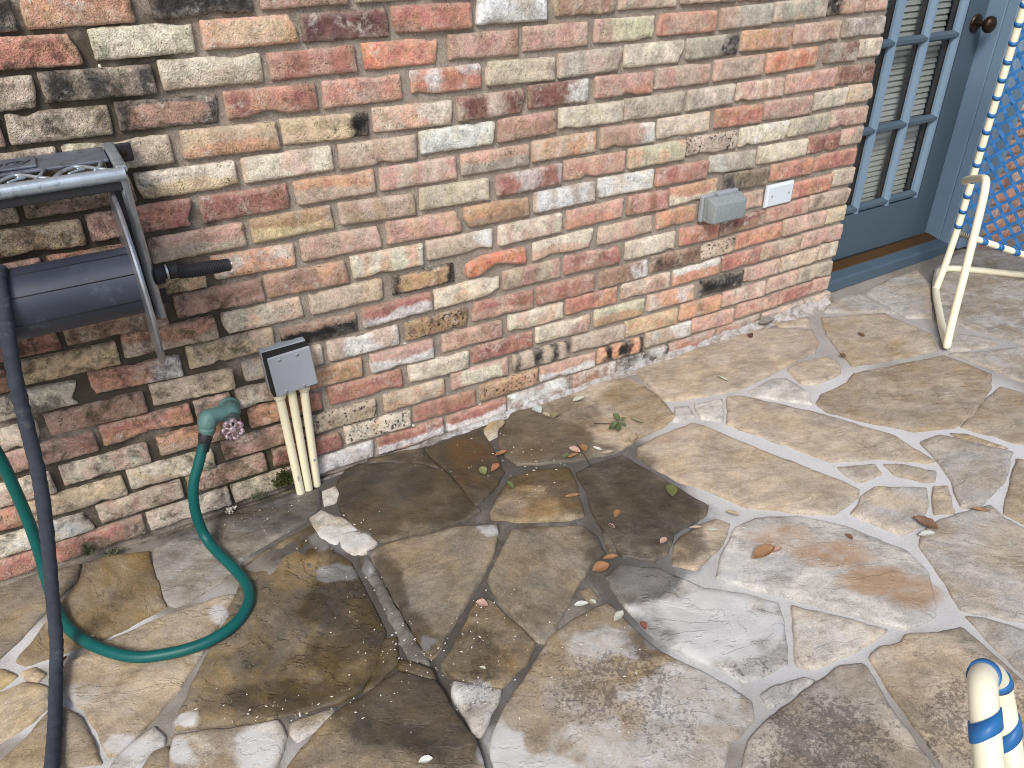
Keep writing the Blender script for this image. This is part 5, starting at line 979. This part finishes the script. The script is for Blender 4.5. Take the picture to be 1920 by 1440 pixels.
bm.faces.new(b); bm.faces.new(a[::-1]); bmesh.ops.recalc_face_normals(bm, faces=bm.faces[:])
bmesh.ops.bevel(bm, geom=bm.edges[:], offset=.006, segments=3, affect='EDGES', profile=.5)
ld_ = shift(from_bm('clear_lid', bm, oc, M['cover'], True), oc)
box('hinge', (1.700, -.030, .566), (1.760, -.010, .578), oc, M['grey_box'], .003)
subp(box('latch', (1.722, -.046, .480), (1.738, -.030, .491), oc, M['grey_box'], .002), ld_)
jb = thing('junction_box', (.355, 0, .36), 'grey metal junction box on the bricks above three cream conduits', 'junction box')
mt = Matrix.Translation((.3490, 0, .3800)) @ Matrix.Rotation(math.radians(-1.5), 4, 'Y')
box('back_box', (-.0565, -.018, -.052), (.0545, .012, .058), jb, M['grey_box'], .003, 2, mt)
box('gasket', (-.0545, -.0488, -.0545), (.0545, -.0182, .0565), jb, M['gasket'], .002, 2, mt)
mt2 = Matrix.Translation((.3505, 0, .3855)) @ Matrix.Rotation(math.radians(-3.0), 4, 'Y')
cv = box('cover', (-.0510, -.0560, -.056), (.0530, -.0490, .052), jb, M['grey_box'], .003, 2, mt2)
for sx, sz in ((-.024, .040), (.019, .040), (-.026, -.048), (.018, -.048)):
    p = mt2 @ Vector((sx, -.0559, sz)); sc_ = lathe('screw', [(0, .0042), (.0012, .0042), (.0022, .0025)], p, (0, -1, 0), jb, M['screw'], 12); subp(sc_, cv)
cts = [((.313, -.030, .3275), (.318, -.030, .0), 1), ((.344, -.028, .328), (.341, -.027, .0), 0), ((.376, -.026, .329), (.366, -.018, .0), 1)]
for k, (p0, p1, c) in enumerate(cts):
    ct = thing('conduit', (p1[0], p1[1], gz(p1[0])), ['leftmost of three cream conduits under the grey junction box, with a chipped patch low down', 'middle of three cream conduits under the grey junction box',
               'rightmost of three cream conduits under the grey junction box, with a collar at its top'][k], 'conduit', 'cream conduits under the junction box')
    P0, P1 = Vector(p0), Vector((p1[0], p1[1], gz(p1[0])-.004))
    tube('pipe', [P0+(P1-P0)*t for t in (0, .25, .5, .75, 1)], .0108, ct, M['pvc'], 20)
    if c: lathe('collar', [(0, .0125), (.002, .0145), (.014, .0145), (.017, .012)], P0-Vector((0, 0, .006)), P1-P0, ct, M['pvc'])
    if k != 1:
        q = P0.lerp(P1, .82 if k == 0 else .72)+Vector((0, -.0106, 0))
        o = bmesh.new(); bmesh.ops.create_circle(o, cap_ends=True, segments=9, radius=.0045)
        for v in o.verts: v.co = Vector((v.co.x*(.55 if k == 0 else .8), -.0004-.0*abs(v.co.x), v.co.y*(2.2 if k == 0 else 1)))+q
        shift(from_bm('chipped_patch', o, ct, M['grey_box']), ct)
# the tap
tp = thing('tap', (.165, 0, .30), 'green weathered garden tap with a faded pinkish wheel handle', 'tap')
def bulge(pts, rads, n=6):
    P = spline(pts, n); R_ = []
    for k in range(len(P)):
        t = k/n; i0 = min(int(t), len(rads)-2); f_ = t-i0; f_ = f_*f_*(3-2*f_); R_.append(rads[i0]*(1-f_)+rads[i0+1]*f_)
    return P, R_
P_, R_ = bulge([(.196, .014, .302), (.195, -.016, .306), (.193, -.034, .311), (.176, -.042, .317), (.156, -.047, .321), (.142, -.051, .320), (.135, -.054, .311), (.132, -.056, .297)], [.0225, .0225, .0230, .0180, .0190, .0225, .0225, .019])
tb = tube('body', P_, R_, tp, M['verdigris'], 22)
subp(lathe('wall_flange', [(0, .027), (.004, .027), (.006, .0235)], (.1955, -.001, .3045), (0, -1, .05), tp, M['verdigris']), tb)
od = Vector((-.20, -.06, -1)).normalized()
subp(lathe('outlet_collar', [(0, .0180), (.003, .0200), (.008, .0205), (.010, .0185), (.015, .0185), (.018, .0165), (.022, .016)], (.1325, -.056, .305), od, tp, M['verdigris']), tb)
hp = Vector((.192, -.038, .308)); hd = (Vector((.183, -.085, .2925))-hp).normalized()
bn = lathe('bonnet', [(0, .0175), (.010, .0175), (.012, .0195), (.022, .0195), (.024, .0125), (.034, .009)], hp, hd, tp, M['dark_brass'], 10)
wd_ = Vector((.02, -.94, .30)).normalized()
def wheel_bm():
    bm = bmesh.new(); a = wd_.orthogonal().normalized(); b = wd_.cross(a); c = hp+hd*.050; n = 64; pts = []
    for k in range(n):
        th = 2*math.pi*k/n; r = .0205+.0026*math.cos(7*th); pts.append(c+(a*math.cos(th)+b*math.sin(th))*r+wd_*.002*math.cos(7*th))
    pts.append(pts[0]); tube_bm(bm, pts, .0050, 10, False)
    for k in range(7):
        th = 2*math.pi/7*k+.45; d = a*math.cos(th)+b*math.sin(th); tube_bm(bm, [c+wd_*.003, c+d*.010+wd_*.001, c+d*.019], [.0046, .0030, .0036], 8)
    _lathe(bm, [(-.010, .007), (-.002, .0095), (.004, .0095), (.0065, .006), (.007, .002)], c, wd_, 16); return bm
shift(from_bm('wheel_handle', wheel_bm(), tp, M['pink'], True), tp)
# green hose
gh_pts = [(.1215, -.0600, .277), (.1080, -.066, .251), (.090, -.074, .217), (.072, -.081, .184), (.0605, -.087, .146), (.055, -.092, .092), (.059, -.105, .036), (.072, -.150, .0155), (.096, -.235, .0150),
          (.108, -.300, .0150), (.100, -.352, .0148), (.068, -.394, .0145), (.022, -.416, .0140), (-.030, -.420, .0135), (-.090, -.407, .0130), (-.150, -.378, .0122), (-.213, -.309, .0115),
          (-.256, -.230, .0112), (-.276, -.150, .0125), (-.279, -.110, .055), (-.273, -.092, .124), (-.268, -.088, .215), (-.267, -.088, .303), (-.269, -.088, .389), (-.28, -.095, .52), (-.30, -.12, .66), (-.33, -.16, .73)]
gh = thing('garden_hose', (.1, -.3, gz(.1)), 'green garden hose looping across the flagstones from the tap', 'hose')
hs_ = tube('hose', spline(gh_pts, 8), .0122, gh, M['hose'], 18)
dirn = Vector((-.42, -.19, -1)).normalized()
cp_ = lathe('coupling', [(0, .0150), (.003, .0165), (.020, .0165), (.022, .0145), (.026, .0145), (.028, .0135)], (.1275, -.0572, .291), dirn, gh, M['black'], 24)
o = bmesh.new()
for k in range(4): _lathe(o, [(0, .0134), (.0015, .0140), (.003, .0134)], Vector((.1275, -.0572, .291))+dirn*(.030+.0052*k), dirn, 20)
subp(shift(from_bm('ferrule_rings', o, gh, M['black'], True), gh), cp_)

# ---------------------------------------------------------------- hose reel on the wall
rl = thing('hose_reel', (.0, 0, .74), 'black wall-mounted hose reel with a crank handle and scrollwork top', 'hose reel')
AY, AZ = -.172, .738
FX = .070
dm_ = lathe('drum', [(0, .064), (.400, .064)], (FX-.404, AY, AZ), (1, 0, 0), rl, M['drum'], 64)
o = bmesh.new()
for th in (1.9, 2.6, 3.4, 4.5, 5.6):
    p = Vector((0, AY+.0642*math.cos(th), AZ+.0642*math.sin(th)))
    tube_bm(o, [p+Vector((FX-.40, 0, 0)), p+Vector((FX-.006, 0, 0))], .0011, 6)
subp(shift(from_bm('drum_seams', o, rl, M['black'], True), rl), dm_)
lathe('flange', [(0, .160), (.001, .166), (.0045, .168), (.008, .166), (.009, .160), (.0085, .14), (.006, .12), (.006, .06)], (FX-.005, AY, AZ), (1, 0, 0), rl, M['reel_leg'], 72)
lathe('flange', [(0, .160), (.001, .166), (.0045, .168), (.008, .166), (.009, .160)], (FX-.413, AY, AZ), (1, 0, 0), rl, M['reel'], 72)
SX = FX+.022
tube('side_arm', [(SX+.001, AY-.004, AZ-.085), (SX+.001, AY-.006, .80), (SX, AY-.010, .940)], .0088, rl, M['reel_leg'], 14)
box('side_arm', (FX-.446, AY-.011, AZ-.085), (FX-.426, AY+.009, .938), rl, M['reel'], .003)
box('end_bracket', (SX-.008, -.185, .9425), (SX+.012, -.004, .956), rl, M['reel_bar'], .004)
tube('front_bar', [(-.40, -.186, .942), (-.2, -.186, .942), (SX+.006, -.186, .942)], .0125, rl, M['reel_bar'], 20)
box('front_apron', (-.40, -.189, .914), (SX+.006, -.183, .9300), rl, M['black'], .002)
box('shelf', (-.40, -.1040, .9440), (SX-.010, -.004, .9500), rl, M['shelf'], .002)
np_ = box('name_plate', (-.30, -.094, .9505), (-.034, -.026, .9555), rl, M['shelf'], .002)
tc = bpy.data.curves.new('raised_lettering', 'FONT'); tc.body = 'Liberty'; tc.size = .036; tc.extrude = .0009; tc.shear = .12; tc.align_x = 'RIGHT'
to = bpy.data.objects.new('lt', tc); col.objects.link(to); dg = bpy.context.evaluated_depsgraph_get(); tm = bpy.data.meshes.new_from_object(to.evaluated_get(dg)); bpy.data.objects.remove(to)
tm.transform(Matrix.Translation((-.044, -.074, .9562)))
t_ = mkobj('raised_lettering', tm, rl, M['reel'], False); subp(t_, np_)
# scrollwork between shelf and bar
o = bmesh.new()
for s in range(-4, 1):
    x = s*.094+.03
    tube_bm(o, spline([(x-.045, -.172, .947), (x-.030, -.145, .949), (x-.008, -.122, .949), (x+.012, -.136, .949), (x+.028, -.158, .949), (x+.047, -.170, .947)], 5), [.0035]*26, 8)
    tube_bm(o, spline([(x-.020, -.168, .950), (x-.005, -.158, .951), (x+.006, -.152, .951), (x+.004, -.144, .951), (x-.004, -.148, .951)], 4), [.003]*17, 6)
    tube_bm(o, [(x+.040, -.106, .949), (x+.032, -.150, .951), (x+.022, -.170, .949)], .0032, 6)
shift(from_bm('scrollwork', o, rl, M['reel_bar'], True), rl)
box('mounting_tab', (SX+.004, -.0200, .918), (SX+.040, -.0120, .954), rl, M['black'], .0045, 3)
lathe('screw', [(0, .007), (.002, .0065), (.003, .003)], (SX+.023, -.0199, .936), (0, -1, 0), rl, M['knob'], 6)
box('mounting_tab', (SX+.004, -.0200, .610), (SX+.034, -.0120, .645), rl, M['black'], .0045, 3)
box('back_rail', (SX-.012, -.016, .610), (SX+.004, -.004, .944), rl, M['black'], .003)
box('lower_strut', (SX-.008, AY+.008, AZ-.086), (SX+.008, -.010, AZ-.070), rl, M['black'], .002)
lathe('axle_hub', [(0, .020), (.016, .020), (.017, .012), (.040, .012)], (SX+.009, AY, AZ+.002), (1, 0, 0), rl, M['black'])
lathe('hub_washer', [(0, .015), (.004, .015)], (SX+.030, AY, AZ+.003), (1, 0, 0), rl, M['screw'])
lathe('hub_collar', [(0, .014), (.002, .016), (.016, .016), (.018, .014)], (SX+.034, AY, AZ+.003), (1, 0, 0), rl, M['black'])
gp = [(0, .008)]
for k in range(30): gp += [(.002+k*.0030, .0118+.0018*math.sin(k/29*3.14)), (.0035+k*.0030, .0130+.0018*math.sin(k/29*3.14))]
gp += [(.094, .0125), (.099, .0125), (.100, .009)]
cg_ = lathe('crank_grip', gp, (SX+.050, AY-.003, AZ-.002), (1, .0, -.05), rl, M['black'], 18)
subp(lathe('grip_cap', [(0, .009), (.002, .010), (.004, .006)], Vector((SX+.050, AY-.003, AZ-.002))+Vector((1, 0, -.05)).normalized()*.100, (1, 0, -.05), rl, M['screw'], 16), cg_)
# dark sleeved hose hanging off the drum
dh = thing('sleeved_hose', (-.3, -.4, gz(-.3)), 'dark grey fabric-sleeved hose hanging from the reel down to the patio', 'hose')
bp = [(-.140, -.170, .806), (-.145, -.214, .798), (-.149, -.240, .765), (-.156, -.248, .725), (-.172, -.258, .627), (-.181, -.265, .542), (-.194, -.275, .430), (-.216, -.285, .314), (-.244, -.294, .191), (-.272, -.303, .066), (-.286, -.322, .022), (-.295, -.391, .011), (-.304, -.483, .010), (-.314, -.564, .010), (-.34, -.75, .010), (-.38, -1.0, .010), (-.6, -1.3, .008)]
sp_ = spline(bp, 16); rad = []
for k, p in enumerate(sp_): rad.append(.0130+.0003*math.sin(k*1.3)+.0010*fn(k*.31, 0, 0, 1)-(.0008 if k % 6 == 0 else 0))
tube('sleeve', sp_, rad, dh, M['sleeve'], 18)

# ---------------------------------------------------------------- strap chairs
def band_bm(bm, p, d, r, wd, slant, ref, seg=20, thick=.0016):
    d = Vector(d).normalized(); a = (Vector(ref)-d*Vector(ref).dot(d)).normalized(); b = d.cross(a); p = Vector(p); rows = []
    for k in range(seg):
        th = 2*math.pi*k/seg; o_ = slant*math.sin(th); e = a*math.cos(th)+b*math.sin(th)
        rows.append([bm.verts.new(p+d*(o_-wd/2)+e*(r+.0002)), bm.verts.new(p+d*(o_-wd/2)+e*(r+thick)), bm.verts.new(p+d*(o_+wd/2)+e*(r+thick)), bm.verts.new(p+d*(o_+wd/2)+e*(r+.0002))])
    for k in range(seg):
        A, B = rows[k], rows[(k+1) % seg]
        for j in range(3): bm.faces.new((A[j], A[j+1], B[j+1], B[j]))
    return bm
ch = thing('patio_chair', (2.8, -.2, gz(2.8)), 'cream tubular patio chair with blue woven straps standing by the door', 'chair')
F_ = Vector((2.393, -.464, gz(2.39)+.012)); rt = .0125
base = [(2.570, -.330, .543), (2.535, -.356, .455), (2.480, -.400, .300), (2.425, -.440, .13), (2.402, -.460, .045), (2.410, -.455, .051), (2.470, -.400, .053), (2.60, -.290, .055), (2.735, -.180, .057), (2.86, -.095, .059), (2.915, -.075, .060), (2.965, -.082, .060), (3.03, -.14, .060), (3.16, -.285, .060), (3.45, -.60, .060)]
arm = [(2.797, -.130, .455), (2.76, -.160, .475), (2.66, -.250, .520), (2.597, -.305, .545), (2.578, -.323, .545), (2.566, -.334, .532)]
lg = [Vector(p) for p in [(2.566, -.334, .532), (2.545, -.352, .480), (2.480, -.400, .300), (2.425, -.440, .130), (2.400, -.460, .064)]]
tube('front_leg', spline(arm+[tuple(q) for q in lg[1:]]+[(2.399, -.462, .054), (2.420, -.447, .051), (2.470, -.400, .052), (2.60, -.290, .055), (2.735, -.180, .057), (2.86, -.095, .059), (2.915, -.076, .060), (2.965, -.084, .060), (3.03, -.14, .060), (3.16, -.285, .060), (3.45, -.60, .060)], 5), rt, ch, M['cream'], 16)
SP = Vector((2.842, -.130, .252)); TOP = Vector((2.842, -.128, .994)); UP = (TOP-SP).normalized()
tube('back_post', [Vector((2.745, -.172, .060)), Vector((2.790, -.155, .150)), SP, SP+UP*.3, TOP, TOP+UP*.10], rt, ch, M['cream'], 16)
VD = (Vector((3.029, -.300, .181))-SP).normalized()
RL0 = SP+VD*.075
tube('lower_rail', [SP+VD*.055, RL0+VD*.2, RL0+VD*.50], rt*.96, ch, M['cream'], 16)
tube('back_post', [SP+VD*.58-UP*.19, SP+VD*.58+UP*.3, SP+VD*.58+UP*.85], rt, ch, M['cream'], 16)
o = bmesh.new(); hel = []
sa = VD.orthogonal().normalized(); sb_ = VD.cross(sa)
for k in range(7*14+1):
    th = 2*math.pi*k/14; hel.append(SP+VD*(.010+.0070*k/14)+(sa*math.cos(th)+sb_*math.sin(th))*.0105)
tube_bm(o, hel, .0024, 6); shift(from_bm('spring', o, ch, M['spring'], True), ch)
NRM = UP.cross(VD).normalized()
W_, H_ = .58, .84
k = 0; t = .03
while t < H_:
    shift(from_bm('strap_wrap', band_bm(bmesh.new(), SP+UP*t, UP, rt, .0135, .006, VD), ch, M['strap'], True), ch); t += .0575
s = .10
while s < .55:
    shift(from_bm('strap_wrap', band_bm(bmesh.new(), SP+VD*s, VD, rt*.96, .020, .010, UP), ch, M['strap'], True), ch); s += .062
def strap(sgn, c, idx):
    # line t = sgn*s + c in panel coordinates, clipped to the panel
    pts = []
    for s_ in (0.004, W_):
        t_ = sgn*s_+c
        pts.append((s_, t_))
    (sa_, ta_), (sb2, tb2) = pts
    def clipt(p, q):
        (s1, t1), (s2, t2) = p, q
        if t1 < .006: s1, t1 = s1+(0.006-t1)/(t2-t1)*(s2-s1), .006
        if t1 > H_: s1, t1 = s1+(H_-t1)/(t2-t1)*(s2-s1), H_
        return s1, t1
    if (ta_ < .006 and tb2 < .006) or (ta_ > H_ and tb2 > H_): return
    p = clipt(pts[0], pts[1]); q = clipt(pts[1], pts[0])
    if (Vector(p)-Vector(q)).length < .03: return
    P, Q = SP+VD*p[0]+UP*p[1], SP+VD*q[0]+UP*q[1]; d = (Q-P).normalized(); wv = NRM.cross(d)*.0056; bm = bmesh.new(); n = max(2, int((Q-P).length/.03)); prev = None
    for k in range(n+1):
        c_ = P.lerp(Q, k/n)+NRM*(.003*(1 if (k+idx) % 2 else -1)*(1 if sgn > 0 else -1))
        r_ = [bm.verts.new(c_-wv-NRM*.0008), bm.verts.new(c_+wv-NRM*.0008), bm.verts.new(c_+wv+NRM*.0008), bm.verts.new(c_-wv+NRM*.0008)]
        if prev:
            for j in range(4): bm.faces.new((prev[j], prev[(j+1) % 4], r_[(j+1) % 4], r_[j]))
        prev = r_
    bmesh.ops.recalc_face_normals(bm, faces=bm.faces[:])
    shift(from_bm('strap', bm, ch, M['strap']), ch)
k = 0; c = -W_
while c < H_: strap(1, c+.03, k); c += .0575; k += 1
c = .0
while c < H_+W_: strap(-1, c+.03, k); c += .0575; k += 1
# the nearer chair, only its arm loop in the picture
def cray(px, py, t): return Vector(CAM_LOC)+(_f+_r*((px-960)/FPX)+_d*((py-720)/FPX))*t
ch2 = thing('patio_chair', (.6, -1.6, gz(.6)), 'cream tube arm loop with blue strap wraps, at the lower right corner of the picture', 'chair')
loop = [(.4920, -1.6560, .012), (.5000, -1.6500, .30), (.5230, -1.6280, .620), cray(1867, 1520, .668), cray(1855, 1440, .676), cray(1847, 1350, .690), cray(1843, 1295, .700), cray(1843, 1272, .712), cray(1850, 1262, .730), cray(1862, 1268, .748), cray(1872, 1290, .758), cray(1882, 1340, .764), cray(1898, 1440, .760), cray(1912, 1530, .756), (.640, -1.615, .45), (.640, -1.62, .012)]
lsp = spline(loop, 8)
tube('arm_loop', lsp, .0121, ch2, M['cream'], 20)
def near(px, py, t):
    q = cray(px, py, t); i = min(range(1, len(lsp)-1), key=lambda i: (lsp[i]-q).length); return lsp[i], (lsp[i+1]-lsp[i-1]).normalized()
for px, py, t, wd, sl_ in ((1846, 1266, .718, .010, .003), (1847, 1362, .688, .016, -.009), (1887, 1372, .763, .015, -.010), (1868, 1278, .752, .010, .003), (1862, 1490, .67, .016, -.009), (1908, 1480, .759, .015, -.010)):
    p, d = near(px, py, t)
    shift(from_bm('strap_wrap', band_bm(bmesh.new(), p, d, .0121, wd, sl_, _f, 24), ch2, M['strap'], True), ch2)

# ---------------------------------------------------------------- plants and fallen leaves
def tuft(name, c, n, size, spread, mat, label, cat, seed, flat=.6):
    r = random.Random(seed); bm = bmesh.new()
    for k in range(n):
        a = r.uniform(0, 6.28); rr = abs(r.gauss(0, .45)); p = Vector(c)+Vector((math.cos(a)*rr*spread[0], math.sin(a)*rr*spread[1], abs(r.gauss(0, .5))*spread[2]))
        d = Vector((r.uniform(-1, 1), r.uniform(-1.2, .4), r.uniform(.1, 1))).normalized(); s = size*r.uniform(.5, 1.3); e = d.orthogonal().normalized()*s*.38
        e.rotate(Quaternion(d, r.uniform(0, 6)))
        vs = [bm.verts.new(p), bm.verts.new(p+d*s*.5+e), bm.verts.new(p+d*s), bm.verts.new(p+d*s*.5-e)]; bm.faces.new(vs)
    o = from_bm(name, bm, None, mat); me = o.data; c_ = Vector(c)
    me.transform(Matrix.Translation(-c_)); o.location = c_
    return tag(o, label, cat)
tuft('moss_clump', (.287, -.016, .035), 700, .008, (.045, .012, .04), M['moss'], 'green moss clump at the wall foot left of the conduits', 'moss', 1)
tuft('moss_clump', (.215, -.012, .018), 260, .006, (.04, .010, .016), M['weed'], 'dry brownish moss strip at the wall foot between hose and green moss', 'moss', 2)
tuft('weed', (-.193, -.016, .024), 260, .008, (.018, .010, .030), M['weed'], 'small dusty weed growing at the wall foot right of the dark hose', 'weed', 3)
tuft('weed', (-.145, -.020, .006), 130, .007, (.020, .010, .010), M['weed'], 'lower pale weed next to the taller dusty weed at the wall foot', 'weed', 4)
tuft('weed', (.135, -.020, .010), 120, .006, (.016, .010, .014), M['white_bit'], 'wispy whitish weed in the wall foot just right of the hose', 'weed', 5)
def leaf_mat(c):
    key = 'leaf_%d_%d_%d' % tuple(int(v*100) for v in c)
    if key not in M: M[key] = mat_plain(key, c, .55, var=.35, scale=70, bump=.3)
    return M[key]
def leaf_bm(a, b, wr, curl, seed, z0):
    r = random.Random(seed); a, b = Vector(a), Vector(b); d = b-a; L = d.length; d.normalize(); s = Vector((-d.y, d.x, 0)); n = 11; bm = bmesh.new(); rows = []
    tw = r.uniform(-.5, .5)
    for i in range(n+1):
        u = i/n; wd = wr*L*.5*(math.sin(math.pi*min(1, u*.97+.015))**.75)*(1+.08*r.uniform(-1, 1))
        lift = .0012+L*curl*(.30*(2*u-1)**2*r.uniform(.7, 1.1)); row = []
        for j in range(-2, 3):
            v = j/2; q = a+d*(u*L)+s*(v*wd); up = lift+abs(v)**1.6*wd*(curl*1.9+.25)+tw*v*wd*.5
            row.append(bm.verts.new((q.x, q.y, gz(q.x)+z0+max(.0006, up))))
        rows.append(row)
    for i in range(n):
        for j in range(4): bm.faces.new((rows[i][j], rows[i][j+1], rows[i+1][j+1], rows[i+1][j]))
    m = a.lerp(b, .5); return bm, Vector((m.x, m.y, gz(m.x)+.004))
for i, (xa, ya, xb, yb, c, wr, curl, lab) in enumerate(LEAVES):
    bm, ctr = leaf_bm((xa, ya, 0), (xb, yb, 0), wr, curl, i, .004)
    g_ = .3*c[0]+.5*c[1]+.2*c[2]; c = tuple((g_+(v-g_)*.80)*.78 for v in c)
    o = from_bm('fallen_leaf', bm, None, leaf_mat(c), True); o.data.transform(Matrix.Translation(-ctr)); o.location = ctr
    tag(o, lab, 'leaf', 'fallen leaves on the patio')
    md = o.modifiers.new('thickness', 'SOLIDIFY'); md.thickness = .0004
GP = lambda px, py: (lambda v: Vector(CAM_LOC)+v*((-CAM_LOC[2])/(v.z-SLOPE*v.x)))(_f+_r*((px-960)/FPX)+_d*((py-720)/FPX))
spg = GP(1158, 803); sg = thing('leaf_sprig', spg, 'fallen sprig with several green leaves on the dry end of the stained stone', 'sprig')
tube('stem', [GP(1113, 797)+Vector((0, 0, .006)), GP(1140, 800)+Vector((0, 0, .012)), GP(1160, 800)+Vector((0, 0, .016))], .0012, sg, M['twig'], 6)
for k, (p1, p2) in enumerate([((1160, 800), (1141, 812)), ((1158, 802), (1158, 818)), ((1160, 800), (1174, 808)), ((1160, 800), (1150, 786)), ((1162, 800), (1172, 794)), ((1156, 803), (1146, 816))]):
    a, b = GP(*p1), GP(*p2); bm, ctr = leaf_bm(a, b, .45, .35, 70+k, .010+.002*k); shift(from_bm('leaf', bm, sg, leaf_mat((.12, .16, .07)), True), sg)
tw = thing('twig', GP(1095, 855), 'thin dark twig lying across the joint beside the leaf pile', 'twig')
tube('stem', [GP(1081, 835)+Vector((0, 0, .006)), GP(1094, 855)+Vector((0, 0, .007)), GP(1109, 878)+Vector((0, 0, .006))], .0013, tw, M['twig'], 6)
# crumbs, flakes and grit nobody could count
def litter():
    r = random.Random(5); bm = bmesh.new(); zones = [((990, 860), (180, 60), 70), ((760, 1200), (120, 130), 110), ((900, 1200), (150, 130), 90), ((640, 1000), (80, 50), 40), ((560, 1330), (160, 30), 40), ((1150, 1250), (170, 120), 40), ((1600, 950), (250, 200), 30), ((450, 970), (120, 40), 30)]
    for (cx, cy), (rx, ry), n in zones:
        for _ in range(int(n*.9)):
            g = GP(cx+r.gauss(0, .5)*rx, cy+r.gauss(0, .5)*ry)
            if g.y > -.02: continue
            s = r.uniform(.0006, .0020); a = r.uniform(0, 6.28); d = Vector((math.cos(a), math.sin(a), 0)); e = Vector((-d.y, d.x, 0)); z = Vector((0, 0, gz(g.x)+.005-g.z+.0004)); q = g+z; l = s*r.uniform(1, 2.6)
            t = r.uniform(.0005, .0015)
            lo = [bm.verts.new(q+d*l+e*s*.2), bm.verts.new(q+e*s), bm.verts.new(q-d*l), bm.verts.new(q-e*s)]; up = bm.verts.new(q+Vector((0, 0, t)))
            dk = r.random() < .5
            for k in range(4): bm.faces.new((lo[k], lo[(k+1) % 4], up)).material_index = 1 if dk else 0
    return bm
lt_ = from_bm('leaf_litter', litter(), None, M['white_bit']); lt_.data.materials.append(M['twig'])
tag(lt_, 'pale crumbs and flakes strewn over the damp flagstones', 'litter', kind='stuff')
